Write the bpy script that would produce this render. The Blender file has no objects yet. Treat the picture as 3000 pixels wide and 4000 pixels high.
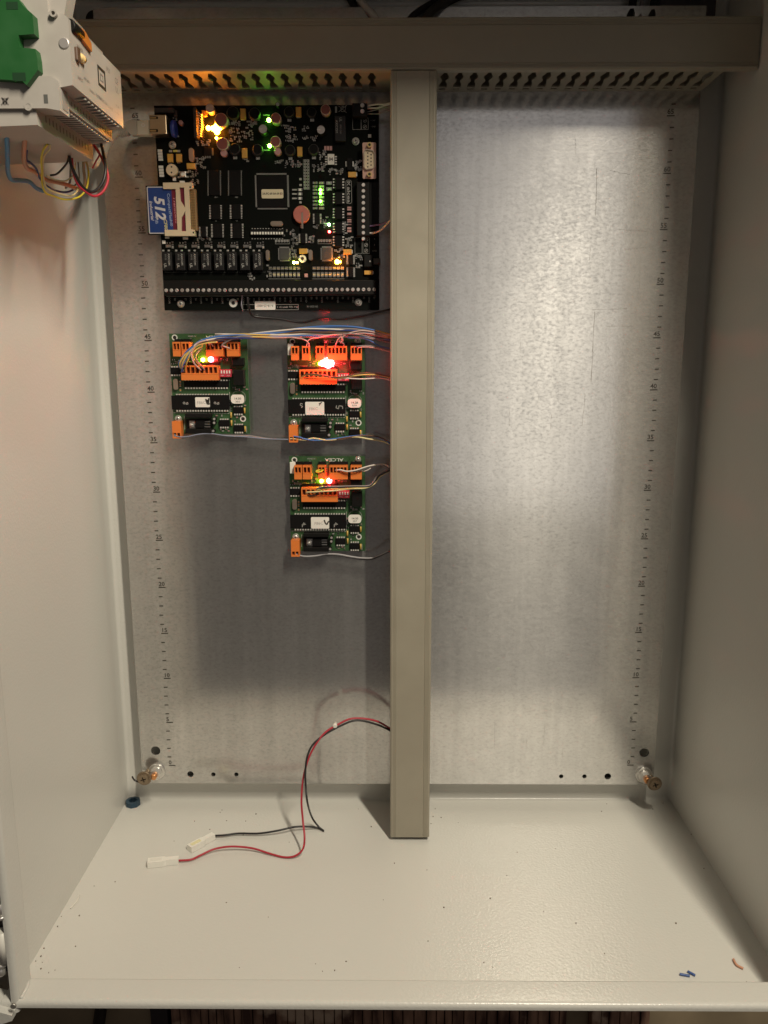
import bpy, math, random
from mathutils import Matrix, Vector
from mathutils.geometry import tessellate_polygon
random.seed(7)
S = 0.01                       # everything below is written in centimetres
sc = bpy.context.scene
col = sc.collection

# ---------------------------------------------------------------- camera
FPX = 3154.5
CAM = (23.9865, -80.297, 43.727)
def _rot(w):
    a = math.sqrt(sum(c*c for c in w)); return Matrix.Rotation(a, 3, Vector(w))
RW = _rot((0.1939, 0.0080, -0.0007)) @ Matrix(((1,0,0),(0,0,-1),(0,1,0)))   # rows: right, down, forward
cd = bpy.data.cameras.new('camera'); cam = bpy.data.objects.new('camera', cd); col.objects.link(cam)
cd.sensor_fit = 'VERTICAL'; cd.sensor_height = 24.0; cd.lens = 24.0*FPX/4000.0
cd.clip_start = 0.01; cd.clip_end = 60
r, d, f = RW[0], RW[1], RW[2]
cam.matrix_world = Matrix(((r[0],-d[0],-f[0],CAM[0]*S),(r[1],-d[1],-f[1],CAM[1]*S),(r[2],-d[2],-f[2],CAM[2]*S),(0,0,0,1)))
sc.camera = cam
# ---------------------------------------------------------------- light: one tall warm strip in front, high on the right, plus added fill in a dim room
w = bpy.data.worlds.new('World'); sc.world = w; w.use_nodes = True
w.node_tree.nodes['Background'].inputs[0].default_value = (1.0, 0.88, 0.82, 1)
w.node_tree.nodes['Background'].inputs[1].default_value = 0.05
def lamp(name, kind, loc, power, color, size, target=None, size_y=None):
    l = bpy.data.lights.new(name, kind); o = bpy.data.objects.new(name, l); col.objects.link(o)
    l.energy = power; l.color = color; o.location = [c*S for c in loc]
    if kind == 'AREA':
        l.size = size*S
        if size_y: l.shape = 'RECTANGLE'; l.size_y = size_y*S
        o.rotation_euler = (Vector(target)-Vector(loc)).to_track_quat('-Z', 'Y').to_euler()   # size_y stays upright
    else: l.shadow_soft_size = size*S
    return o
lamp('strip_lamp', 'AREA', (59.0, -84.7, 116.0), 16.5, (1.0, 0.905, 0.73), 4.0, (20, 0, 25), 42)
lamp('room_fill', 'AREA', (68, -190, 58), 1.0, (1.0, 0.95, 0.92), 62, (68, 0, 58), 130)  # unseen soft panel added to brighten the plate's reflection on its right
sc.view_settings.view_transform = 'Standard'; sc.view_settings.look = 'None'
sc.view_settings.exposure = 0.0; sc.view_settings.gamma = 1.0; sc.view_settings.use_curve_mapping = False
sc.cycles.max_bounces = 8; sc.cycles.use_denoising = True; sc.cycles.sample_clamp_indirect = 6.0

# ---------------------------------------------------------------- photograph pixel -> point on a plane of the place
def ray(px, py):
    v = (px-1500)/FPX*r + (py-2000)/FPX*d + f
    return v
def atY(px, py, Y): v = ray(px, py); t = (Y-CAM[1])/v[1]; return (CAM[0]+v[0]*t, Y, CAM[2]+v[2]*t)
def atZ(px, py, Z): v = ray(px, py); t = (Z-CAM[2])/v[2]; return (CAM[0]+v[0]*t, CAM[1]+v[1]*t, Z)
def atX(px, py, X): v = ray(px, py); t = (X-CAM[0])/v[0]; return (X, CAM[1]+v[1]*t, CAM[2]+v[2]*t)
REG = dict(A=(560,380,.30139), B=(1020,380,.30139), C=(560,840,.30139), D=(1020,840,.30139), M1=(620,1260,.24111),
           M2=(1080,1260,.27728), M3=(1080,1740,.27728), Z=(0,0,.48222), W=(0,400,.30139), F=(500,2700,.66305), K=(450,600,.18083), S=(0,0,1.0))
def pix(g, x, y): a = REG[g]; return a[0]+a[2]*x, a[1]+a[2]*y
def rg(g, x, y, Y): return atY(*pix(g, x, y), Y)

# ---------------------------------------------------------------- materials
MATS = {}
def mat(name, c, rough=.5, metal=0.0, emit=None, strength=0, bump=0, bscale=300, vary=0, vscale=60, coat=0, spec=.5, trans=0):
    if name in MATS: return MATS[name]
    m = bpy.data.materials.new(name); m.use_nodes = True; nt = m.node_tree; b = nt.nodes['Principled BSDF']
    b.inputs['Base Color'].default_value = (*c, 1); b.inputs['Roughness'].default_value = rough; b.inputs['Metallic'].default_value = metal
    b.inputs['Specular IOR Level'].default_value = spec; b.inputs['Coat Weight'].default_value = coat
    if trans: b.inputs['Transmission Weight'].default_value = trans
    if emit: b.inputs['Emission Color'].default_value = (*emit, 1); b.inputs['Emission Strength'].default_value = strength
    if bump or vary:
        tc = nt.nodes.new('ShaderNodeTexCoord')
    if vary:
        n = nt.nodes.new('ShaderNodeTexNoise'); n.inputs['Scale'].default_value = vscale; n.inputs['Detail'].default_value = 5
        nt.links.new(tc.outputs['Object'], n.inputs['Vector'])
        mp = nt.nodes.new('ShaderNodeMapRange'); mp.inputs['To Min'].default_value = 1-vary; mp.inputs['To Max'].default_value = 1+vary
        mp.inputs['From Min'].default_value = .3; mp.inputs['From Max'].default_value = .7
        nt.links.new(n.outputs['Fac'], mp.inputs['Value'])
        mx = nt.nodes.new('ShaderNodeVectorMath'); mx.operation = 'SCALE'; mx.inputs[0].default_value = c
        nt.links.new(mp.outputs['Result'], mx.inputs['Scale']); nt.links.new(mx.outputs['Vector'], b.inputs['Base Color'])
        m2 = nt.nodes.new('ShaderNodeMapRange'); m2.inputs['To Min'].default_value = max(.03, rough-.08); m2.inputs['To Max'].default_value = min(1, rough+.1)
        m2.inputs['From Min'].default_value = .35; m2.inputs['From Max'].default_value = .65
        nt.links.new(n.outputs['Fac'], m2.inputs['Value']); nt.links.new(m2.outputs['Result'], b.inputs['Roughness'])
    if bump:
        n = nt.nodes.new('ShaderNodeTexNoise'); n.inputs['Scale'].default_value = bscale; n.inputs['Detail'].default_value = 2
        nt.links.new(tc.outputs['Object'], n.inputs['Vector'])
        bp = nt.nodes.new('ShaderNodeBump'); bp.inputs['Strength'].default_value = bump; bp.inputs['Distance'].default_value = .001
        nt.links.new(n.outputs['Fac'], bp.inputs['Height']); nt.links.new(bp.outputs['Normal'], b.inputs['Normal'])
    MATS[name] = m; return m

def plate_material():
    m = bpy.data.materials.new('galvanised_steel'); m.use_nodes = True; nt = m.node_tree; N = nt.nodes; L = nt.links
    b = N['Principled BSDF']; b.inputs['Metallic'].default_value = 1.0
    tc = N.new('ShaderNodeTexCoord')
    def noise(scale, detail=4, vec=None, rough=.55):
        n = N.new('ShaderNodeTexNoise'); n.inputs['Scale'].default_value = scale; n.inputs['Detail'].default_value = detail
        n.inputs['Roughness'].default_value = rough; L.new(vec or tc.outputs['Object'], n.inputs['Vector']); return n.outputs['Fac']
    def rng(v, a, b_, c, d_):
        n = N.new('ShaderNodeMapRange'); n.inputs['From Min'].default_value = a; n.inputs['From Max'].default_value = b_
        n.inputs['To Min'].default_value = c; n.inputs['To Max'].default_value = d_; L.new(v, n.inputs['Value']); return n.outputs['Result']
    def mul(a, b_):
        n = N.new('ShaderNodeMath'); n.operation = 'MULTIPLY'; L.new(a, n.inputs[0]); L.new(b_, n.inputs[1]); return n.outputs[0]
    mp = N.new('ShaderNodeMapping'); mp.inputs['Scale'].default_value = (1.0, 1.0, .035); L.new(tc.outputs['Object'], mp.inputs['Vector'])
    mq = N.new('ShaderNodeMapping'); mq.inputs['Scale'].default_value = (.6, 1.0, 1.0); mq.inputs['Rotation'].default_value = (0, .35, 0); L.new(tc.outputs['Object'], mq.inputs['Vector'])
    streak = noise(95, 3, mp.outputs['Vector'])
    fleck = noise(420, 3, mq.outputs['Vector'], .6)
    blot = noise(38, 3)
    wide = noise(7, 2)
    scr = noise(260, 2, mp.outputs['Vector'])
    v = N.new('ShaderNodeTexVoronoi'); v.inputs['Scale'].default_value = 420; L.new(mq.outputs['Vector'], v.inputs['Vector'])
    cellv = N.new('ShaderNodeSeparateColor'); L.new(v.outputs['Color'], cellv.inputs[0])
    k = mul(rng(fleck, .36, .50, .88, 1.0), mul(rng(blot, .3, .7, .95, 1.03), mul(rng(streak, .3, .7, .92, 1.05), mul(rng(cellv.outputs[0], 0, 1, .95, 1.03), rng(scr, .20, .27, .8, 1.0)))))
    c = N.new('ShaderNodeVectorMath'); c.operation = 'SCALE'; c.inputs[0].default_value = (.70, .69, .67); L.new(k, c.inputs['Scale']); L.new(c.outputs['Vector'], b.inputs['Base Color'])
    rr = mul(rng(fleck, .3, .6, 1.2, .95), mul(rng(wide, .3, .7, .9, 1.12), rng(cellv.outputs[1], 0, 1, .42, .5)))
    L.new(rr, b.inputs['Roughness'])
    bp = N.new('ShaderNodeBump'); bp.inputs['Strength'].default_value = .12; bp.inputs['Distance'].default_value = .0006
    L.new(mul(fleck, blot), bp.inputs['Height']); L.new(bp.outputs['Normal'], b.inputs['Normal'])
    b.inputs['Anisotropic'].default_value = .95
    tg = N.new('ShaderNodeTangent'); tg.direction_type = 'UV_MAP'; L.new(tg.outputs[0], b.inputs['Tangent'])
    g = N.new('ShaderNodeBsdfGlossy'); L.new(c.outputs['Vector'], g.inputs['Color']); L.new(bp.outputs['Normal'], g.inputs['Normal'])
    L.new(rng(fleck, .3, .6, .19, .145), g.inputs['Roughness'])
    ms = N.new('ShaderNodeMixShader'); ms.inputs[0].default_value = .78; L.new(b.outputs[0], ms.inputs[1]); L.new(g.outputs[0], ms.inputs[2])
    df = N.new('ShaderNodeBsdfDiffuse'); L.new(c.outputs['Vector'], df.inputs['Color'])
    m2 = N.new('ShaderNodeMixShader'); m2.inputs[0].default_value = .08; L.new(ms.outputs[0], m2.inputs[1]); L.new(df.outputs[0], m2.inputs[2])
    L.new(m2.outputs[0], N['Material Output'].inputs[0])
    return m
def plate_uv(o):
    uv = o.data.uv_layers.new(name='grain')
    for lp in o.data.loops: v = o.data.vertices[lp.vertex_index].co; uv.data[lp.index].uv = (v.z, v.x)

PLATE = plate_material()
PAINT = mat('light_grey_paint', (.61,.60,.56), .25, bump=.2, bscale=420, spec=.45)
DUCT = mat('grey_pvc', (.31,.28,.22), .42, vary=.04, vscale=30, bump=.02, bscale=900)
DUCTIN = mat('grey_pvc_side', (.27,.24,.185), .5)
BLACKPCB = mat('black_solder_mask', (.005,.006,.005), .45, spec=.05)
GREENPCB = mat('green_solder_mask', (.030,.078,.028), .35, vary=.18, vscale=120)
BLACK = mat('black_plastic', (.007,.0065,.006), .45, spec=.2)
CHIP = mat('chip_epoxy', (.008,.0075,.0075), .5, spec=.08)
DARKGREY = mat('dark_grey_plastic', (.045,.043,.042), .5)
RELAY = mat('relay_black', (.014,.013,.0135), .35, spec=.35)
TIN = mat('tinned_metal', (.68,.66,.62), .28, 1.0)
STEEL = mat('zinc_steel', (.74,.72,.68), .28, .75)
DULL = mat('dull_solder', (.50,.48,.44), .45, .8)
LEAD = mat('chip_lead', (.66,.63,.59), .45, .35)
SCREW = mat('terminal_screw', (.62,.58,.56), .42, .7)
GOLD = mat('pin_gold', (.62,.44,.20), .35, 1.0)
BRONZE = mat('bronzed_steel', (.24,.18,.12), .38, .5)
COPPER = mat('copper', (.80,.38,.16), .35, .9)
SILK = mat('silkscreen', (.62,.61,.57), .6)
SILKDIM = mat('silkscreen_faint', (.20,.20,.19), .6)
SILKMID = mat('silkscreen_grey', (.36,.35,.33), .6)
TANT = mat('tantalum_yellow', (.62,.33,.06), .45)
CREAM = mat('cream_plastic', (.66,.54,.37), .45)
LABEL = mat('paper_label', (.74,.71,.66), .6)
INK = mat('ink', (.03,.025,.02), .6)
PENCIL = mat('pencil', (.36,.34,.32), .7)
ORANGE = mat('orange_connector', (.68,.185,.035), .42)
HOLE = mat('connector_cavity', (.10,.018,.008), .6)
REDCAP = mat('capacitor_brown', (.22,.06,.045), .5)
CREAMCAP = mat('capacitor_sleeve', (.60,.48,.38), .4)
REDCELL = mat('coin_cell_red', (.42,.13,.10), .45)
PINKRES = mat('pink_resistor', (.50,.27,.25), .5)
BLUEV = mat('blue_varistor', (.02,.045,.30), .35)
WHITEP = mat('white_plastic', (.72,.70,.64), .4)
CLEARP = mat('milky_plastic', (.78,.76,.70), .3, spec=.5)
BUFF = mat('yellowed_plastic', (.74,.68,.42), .35)
MODGREY = mat('module_grey', (.40,.37,.335), .5, vary=.04, vscale=80)
MODDARK = mat('module_vent', (.10,.10,.092), .6)
GREEN = mat('green_plastic', (.012,.092,.02), .55, vary=.05)
PRINT = mat('grey_print', (.20,.18,.165), .7)
DIPRED = mat('dip_switch_red', (.46,.035,.06), .42)
def wm(n, c, rough=.42): return mat('wire_'+n, c, rough)
W_BLUE = wm('blue', (.06,.16,.44)); W_DBLUE = wm('dark_blue', (.03,.05,.20)); W_WHITE = wm('white', (.66,.60,.55)); W_GREY = wm('grey', (.24,.215,.21))
W_YEL = wm('yellow', (.66,.46,.14)); W_ORANGE = wm('orange', (.62,.24,.10)); W_BROWN = wm('brown', (.12,.06,.035)); W_BLACK = wm('black', (.014,.011,.012))
W_RED = wm('red', (.40,.024,.042)); W_PINK = wm('pink', (.58,.40,.36)); W_SCRAP = wm('scrap_blue', (.05,.10,.28)); W_LBLUE = wm('light_blue', (.09,.27,.50)); W_BYEL = wm('bright_yellow', (.70,.58,.05))
W_SALMON = wm('salmon', (.56,.27,.17)); W_PALEY = wm('pale_yellow', (.70,.60,.32)); W_VIOLET = wm('violet', (.20,.12,.24))

# ---------------------------------------------------------------- mesh builder
class MB:
    def __init__(s): s.v = []; s.f = []; s.m = []; s.sm = []
    def add(s, vs, fs, mi=0, smooth=False):
        o = len(s.v); s.v += [tuple(p) for p in vs]; s.f += [tuple(i+o for i in q) for q in fs]; s.m += [mi]*len(fs); s.sm += [smooth]*len(fs); return s
    def box(s, x0, x1, y0, y1, z0, z1, bev=0, mi=0):
        if bev <= 0:
            return s.add([(x0,y0,z0),(x1,y0,z0),(x1,y1,z0),(x0,y1,z0),(x0,y0,z1),(x1,y0,z1),(x1,y1,z1),(x0,y1,z1)],
                  [(0,3,2,1),(4,5,6,7),(0,1,5,4),(1,2,6,5),(2,3,7,6),(3,0,4,7)], mi)
        b = min(bev, .45*(x1-x0), .45*(z1-z0), .8*(y1-y0))
        vs = []
        for (y, i) in ((y1, 0), (y0+b, 0), (y0+b*.3, b*.3), (y0, b)):
            vs += [(x0+i,y,z0+i),(x1-i,y,z0+i),(x1-i,y,z1-i),(x0+i,y,z1-i)]
        fs = [(0,3,2,1)]
        for k in range(3):
            for j in range(4): a = k*4+j; c = k*4+(j+1)%4; fs.append((a, c, c+4, a+4))
        fs.append((12,13,14,15))
        return s.add(vs, fs, mi)
    def prism(s, outer, y0, y1, holes=(), mi=0, frame=None, smooth=False):
        """polygon (x,z) with holes, extruded from y0 (front) to y1 (back). frame maps (u,v,n) -> xyz"""
        fr = frame or (lambda u, v, n: (u, n, v))
        loops = [outer]+list(holes); pts = [p for lp in loops for p in lp]
        tri = tessellate_polygon([[Vector((p[0], p[1], 0)) for p in lp] for lp in loops]); n = len(pts)
        vs = [fr(p[0], p[1], y0) for p in pts]+[fr(p[0], p[1], y1) for p in pts]
        fs = [tuple(t) for t in tri]+[tuple(i+n for i in reversed(t)) for t in tri]
        s.add(vs, fs, mi)
        o = 0; base = len(s.v)-2*n
        for lp in loops:
            k = len(lp)
            for i in range(k):
                a = base+o+i; b = base+o+(i+1)%k
                s.f.append((a, b, b+n, a+n)); s.m.append(mi); s.sm.append(smooth)
            o += k
        return s
    def cyl(s, c, rad, y0, y1, n=16, mi=0, axis='Y', r1=None, bev=0, cap_mi=None):
        """round body from y1 (back) to y0 (front) along an axis; c are the two other coordinates"""
        r1 = rad if r1 is None else r1
        rings = [(y1, rad)]+([(y0+(bev if y1 > y0 else -bev), r1), (y0, r1-bev)] if bev else [(y0, r1)])
        vs = []
        for (y, q) in rings:
            for i in range(n):
                t = 2*math.pi*i/n; u = c[0]+q*math.cos(t); v = c[1]+q*math.sin(t)
                vs.append((u,y,v) if axis == 'Y' else ((y,u,v) if axis == 'X' else (u,v,y)))
        fs = []
        for k in range(len(rings)-1):
            for i in range(n): a = k*n+i; b = k*n+(i+1)%n; fs.append((a, b, b+n, a+n))
        s.add(vs, fs, mi, True)
        top = (len(rings)-1)*n
        o = len(s.v)-len(vs)
        s.f += [tuple(o+i for i in reversed(range(n))), tuple(o+top+i for i in range(n))]; cm = mi if cap_mi is None else cap_mi
        s.m += [mi, cm]; s.sm += [False, False]
        return s
    def dome(s, c, rad, y1, h, n=14, k=4, mi=0):
        vs = []; fs = []
        for j in range(k):
            a = j/k*math.pi/2
            for i in range(n):
                t = 2*math.pi*i/n; vs.append((c[0]+rad*math.cos(a)*math.cos(t), y1-h*math.sin(a), c[1]+rad*math.cos(a)*math.sin(t)))
        vs.append((c[0], y1-h, c[1]))
        for j in range(k-1):
            for i in range(n): a = j*n+i; b = j*n+(i+1)%n; fs.append((a, b, b+n, a+n))
        for i in range(n): fs.append(((k-1)*n+i, (k-1)*n+(i+1)%n, k*n))
        return s.add(vs, fs, mi, True)
    def tube(s, pts, rad, n=8, mi=0, per=7):
        P = [Vector(p) for p in pts]
        if len(P) > 2:
            Q = []
            E = [P[0]*2-P[1]]+P+[P[-1]*2-P[-2]]
            for i in range(1, len(E)-2):
                for j in range(per):
                    t = j/per; a, b, c_, d_ = E[i-1], E[i], E[i+1], E[i+2]
                    Q.append(.5*((2*b)+(-a+c_)*t+(2*a-5*b+4*c_-d_)*t*t+(-a+3*b-3*c_+d_)*t**3))
            Q.append(P[-1]); P = Q
        up = Vector((0, 0, 1)); vs = []; fs = []
        prev = None
        for i, p in enumerate(P):
            tg = (P[min(i+1, len(P)-1)]-P[max(i-1, 0)]).normalized()
            if prev is None:
                nrm = tg.cross(up)
                if nrm.length < .05: nrm = tg.cross(Vector((1, 0, 0)))
            else: nrm = prev-tg*prev.dot(tg)
            nrm.normalize(); prev = nrm; bn = tg.cross(nrm)
            for k in range(n):
                a = 2*math.pi*k/n; vs.append(p+nrm*rad*math.cos(a)+bn*rad*math.sin(a))
        for i in range(len(P)-1):
            for k in range(n): a = i*n+k; b = i*n+(k+1)%n; fs.append((a, b, b+n, a+n))
        fs += [tuple(reversed(range(n))), tuple((len(P)-1)*n+k for k in range(n))]
        return s.add(vs, fs, mi, True)
    def build(s, name, mats, parent=None):
        me = bpy.data.meshes.new(name); me.from_pydata([(a*S, b*S, c*S) for a, b, c in s.v], [], s.f)
        for m in (mats if isinstance(mats, (list, tuple)) else [mats]): me.materials.append(m)
        me.polygons.foreach_set('material_index', s.m); me.polygons.foreach_set('use_smooth', s.sm)
        import bmesh
        bm = bmesh.new(); bm.from_mesh(me); bmesh.ops.recalc_face_normals(bm, faces=bm.faces); bm.to_mesh(me); bm.free()
        o = bpy.data.objects.new(name, me); col.objects.link(o)
        if parent: adopt(o, parent)
        return o
def adopt(o, parent):
    o.parent = parent; o.matrix_parent_inverse = base_matrix(parent).inverted()
BASE = {}
def base_matrix(o): return BASE.get(o.name, Matrix.Identity(4))
def tag(o, label=None, cat=None, group=None, kind=None):
    if label: o['label'] = label
    if cat: o['category'] = cat
    if group: o['group'] = group
    if kind: o['kind'] = kind
    return o
def thing(name, loc, label, cat, group=None):
    o = bpy.data.objects.new(name, None); col.objects.link(o); o.location = [c*S for c in loc]; o.empty_display_size = .01
    BASE[o.name] = Matrix.Translation([c*S for c in loc]); return tag(o, label, cat, group)
def circ(x, z, rad, n=20): return [(x+rad*math.cos(2*math.pi*i/n), z+rad*math.sin(2*math.pi*i/n)) for i in range(n)]
def rrect(x0, x1, z0, z1, rad, n=4):
    out = []
    for cx, cz, a in ((x1-rad, z0+rad, -90), (x1-rad, z1-rad, 0), (x0+rad, z1-rad, 90), (x0+rad, z0+rad, 180)):
        for i in range(n+1): t = math.radians(a+90*i/n); out.append((cx+rad*math.cos(t), cz+rad*math.sin(t)))
    return out
def lettering(txt, org, U, V, h, m, parent, name='lettering', shear=0, bold=0, center=True, width=None):
    """flat print: org = centre (cm), U/V = reading and up directions"""
    cu = bpy.data.curves.new('t', 'FONT'); cu.body = txt; cu.size = 1.0; cu.shear = shear; cu.offset = bold; cu.resolution_u = 2
    if center: cu.align_x = 'CENTER'; cu.align_y = 'CENTER'
    t = bpy.data.objects.new('t', cu); col.objects.link(t)
    dg = bpy.context.evaluated_depsgraph_get(); me = bpy.data.meshes.new_from_object(t.evaluated_get(dg))
    bpy.data.objects.remove(t); bpy.data.curves.remove(cu)
    U = Vector(U); V = Vector(V); O = Vector(org)
    k = h/.70; kx = k
    if width and len(me.vertices):
        xs = [v.co.x for v in me.vertices]; kx = width/(max(xs)-min(xs))
    for v in me.vertices: v.co = (O+U*(v.co.x*kx)+V*(v.co.y*k))*S
    me.materials.clear(); me.materials.append(m)
    o = bpy.data.objects.new(name, me); me.name = name; col.objects.link(o)
    if parent: adopt(o, parent)
    return o
XU, ZU = Vector((1,0,0)), Vector((0,0,1))
def face_text(txt, x, z, Y, h, m, parent, rot=0, **kw):
    a = math.radians(rot); return lettering(txt, (x, Y, z), XU*math.cos(a)+ZU*math.sin(a), -XU*math.sin(a)+ZU*math.cos(a), h, m, parent, **kw)

# ================================================================ SETTING: the wall behind the cabinet
ZF, ZT, XL, XR, YB, YF = -5.05, 75.7, -5.3, 55.1, 2.0, -25.5
WALLM = mat('old_plaster', (.30,.235,.15), .85, vary=.25, vscale=14, bump=.3, bscale=60)
o = MB().box(-260, 320, 4.0, 14, -130, 150).build('wall', WALLM); tag(o, kind='structure')
o = MB().box(-260, 320, -240, 4.0, -138, -130).build('floor', mat('dark_floor', (.12,.09,.06), .7, vary=.3, vscale=6)); tag(o, kind='structure')

# weathered ribbed boarding under the cabinet
def ribbed_material():
    m = bpy.data.materials.new('weathered_boarding'); m.use_nodes = True; N = m.node_tree.nodes; L = m.node_tree.links; b = N['Principled BSDF']
    tc = N.new('ShaderNodeTexCoord'); mp = N.new('ShaderNodeMapping'); mp.inputs['Scale'].default_value = (1, 1, .22); L.new(tc.outputs['Object'], mp.inputs['Vector'])
    n = N.new('ShaderNodeTexNoise'); n.inputs['Scale'].default_value = 75; n.inputs['Detail'].default_value = 5; L.new(mp.outputs['Vector'], n.inputs['Vector'])
    n2 = N.new('ShaderNodeTexNoise'); n2.inputs['Scale'].default_value = 22; n2.inputs['Detail'].default_value = 4; L.new(tc.outputs['Object'], n2.inputs['Vector'])
    cr = N.new('ShaderNodeValToRGB'); L.new(n.outputs['Fac'], cr.inputs[0])
    e = cr.color_ramp.elements; e[0].position = .38; e[0].color = (.09,.042,.032,1); e[1].position = .66; e[1].color = (.42,.25,.17,1)
    c2 = N.new('ShaderNodeValToRGB'); L.new(n2.outputs['Fac'], c2.inputs[0]); e = c2.color_ramp.elements
    e[0].position = .56; e[0].color = (0,0,0,1); e[1].position = .66; e[1].color = (1,1,1,1)
    mx = N.new('ShaderNodeMix'); mx.data_type = 'RGBA'; L.new(c2.outputs[0], mx.inputs[0]); L.new(cr.outputs[0], mx.inputs[6]); mx.inputs[7].default_value = (.62,.48,.36,1)
    L.new(mx.outputs[2], b.inputs['Base Color']); b.inputs['Roughness'].default_value = .7
    bp = N.new('ShaderNodeBump'); bp.inputs['Strength'].default_value = .7; bp.inputs['Distance'].default_value = .004; L.new(n.outputs['Fac'], bp.inputs['Height']); L.new(bp.outputs['Normal'], b.inputs['Normal'])
    return m
rb = thing('wall_boarding', (24, 3, -40), 'dark brown weathered ribbed boarding on the wall below the cabinet', 'boarding')
RIB = ribbed_material()
x = -2.2; k = 0
while x < 54.5:
    wd = random.uniform(.9, 1.5); p = random.uniform(0, .35)
    if not 44.3 < x < 47.2: MB().box(x, x+wd-.09, 2.5-p, 4.0, -60, -12.5, .12).build('slat', RIB, rb)
    x += wd; k += 1
tag(MB().tube([(-11.5,3.0,-12),(-8.6,2.4,-22),(-9.2,2.4,-26),(-12,3.0,-40)], .75).build('black_cable', W_BLACK), 'thick black cable hanging below the lower corner of the cabinet', 'cable')
tag(MB().prism([(-7.6,-10),(-2.9,-10),(-2.6,-40),(-4.6,-40),(-4.8,-25.5),(-6.6,-23.5)], 2.6, 4.0).build('cable_trunking', mat('dark_trunking', (.03,.025,.03), .6)), 'dark trunking on the wall under the cabinet beside the boarding', 'trunking')

# ================================================================ CABINET
cab = thing('electrical_cabinet', ((XL+XR)/2, YF, ZF), 'open light grey painted steel cabinet holding the circuit boards', 'cabinet')
T = .18
MB().box(XL-T, XR+T, YB, YB+T, ZF-T, ZT+T).build('back_panel', PAINT, cab)
# back corner folds with a small radius, as bent sheet has
def sheet(name, pts, axis, a0, a1):
    """swept sheet-metal section: pts is an open 2D polyline with thickness T to its outside"""
    P = []
    for i, p in enumerate(pts): P.append(Vector(p))
    nr = []
    for i in range(len(P)):
        t = (P[min(i+1, len(P)-1)]-P[max(i-1, 0)]).normalized(); nr.append(Vector((t.y, -t.x)))
    mb = MB(); n = len(P)
    def tr(q, a): return (a, q.x, q.y) if axis == 'X' else (q.x, q.y, a)
    vs = [tr(p, a0) for p in P]+[tr(p, a1) for p in P]+[tr(p+m_*T, a0) for p, m_ in zip(P, nr)]+[tr(p+m_*T, a1) for p, m_ in zip(P, nr)]
    fs = []
    for i in range(n-1):
        fs += [(i, i+1, n+i+1, n+i), (2*n+i, 3*n+i, 3*n+i+1, 2*n+i+1), (i, 2*n+i, 2*n+i+1, i+1), (n+i, n+i+1, 3*n+i+1, 3*n+i)]
    fs += [(0, n, 3*n, 2*n), (n-1, 3*n-1, 4*n-1, 2*n-1)]
    mb.add(vs, fs, 0, False)
    ob = mb.build(name, PAINT, cab)
    for p in ob.data.polygons: p.use_smooth = True
    ob.data.set_sharp_from_angle(angle=math.radians(35)) if hasattr(ob.data, 'set_sharp_from_angle') else None
    return ob
def arc(cx, cy, rad, a0, a1, n=5): return [(cx+rad*math.cos(math.radians(a0+(a1-a0)*i/n)), cy+rad*math.sin(math.radians(a0+(a1-a0)*i/n))) for i in range(n+1)]
LI = .95                                  # how far the lip stands in from the sheet
# bottom: (y,z) from the back forwards, up the flange, forwards along the lip, over the rolled edge
LFY = -28.0
prof = arc(YB-.35, ZF+.35, .35, 0, -90)+[(YF+.4, ZF)]+arc(YF+.4, ZF+.4, .4, -90, -180)+arc(YF-.3, ZF+LI-.3, .3, 0, 90)+[(LFY+.35, ZF+LI)]+arc(LFY+.35, ZF+LI-.35, .35, 90, 180)+[(LFY, ZF+.42)]
sheet('base_panel', prof[::-1], 'X', XL-.05, XR+.05)
profT = [(y, ZF+ZT-z) for y, z in prof]; sheet('top_panel', profT, 'X', XL-.05, XR+.05)
LX = -4.05
pl = arc(XL+.35, YB-.35, .35, 90, 180)+[(XL, YF+.4)]+arc(XL+.4, YF+.4, .4, 180, 270)+arc(LX-.3, YF-.3, .3, 90, 0)+[(LX, LFY+.35)]+arc(LX-.35, LFY+.35, .35, 0, -90)+[(LX-.5, LFY)]
sheet('side_panel', pl, 'Z', ZF-.05, ZT+.05)
RX = 53.6
prr = arc(XR-.35, YB-.35, .35, 90, 0)+[(XR, YF+.4)]+arc(XR-.4, YF+.4, .4, 0, -90)+arc(RX+.3, YF-.3, .3, 90, 180)+[(RX, LFY+.35)]+arc(RX+.35, LFY+.35, .35, 180, 270)+[(RX+.5, LFY)]
sheet('side_panel', prr[::-1], 'Z', ZF-.05, ZT+.05)
# raised weld bead across the mitred corner of the lip
MB().tube([(LX-.35, YF-.05, ZF+LI+.02), (LX+.05, YF-.9, ZF+LI+.03), (LX+.12, LFY+.3, ZF+LI+.02)], .13, 8).build('weld', PAINT, cab)
# outer gutter skin, seen as the dark strip beside the lip
MB().box(XL-1.45, XL-1.25, -26.6, YB, ZF-.9, ZT).build('outer_skin', PAINT, cab)
KN = mat('knockout_dark', (.012,.008,.006), .8)
for px_, py_ in ((370, 78),):
    p = atY(px_, py_, YB-.02); MB().cyl((p[0], p[2]), .85, YB-.03, YB+.02, 24).build('knockout', KN, cab)

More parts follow.
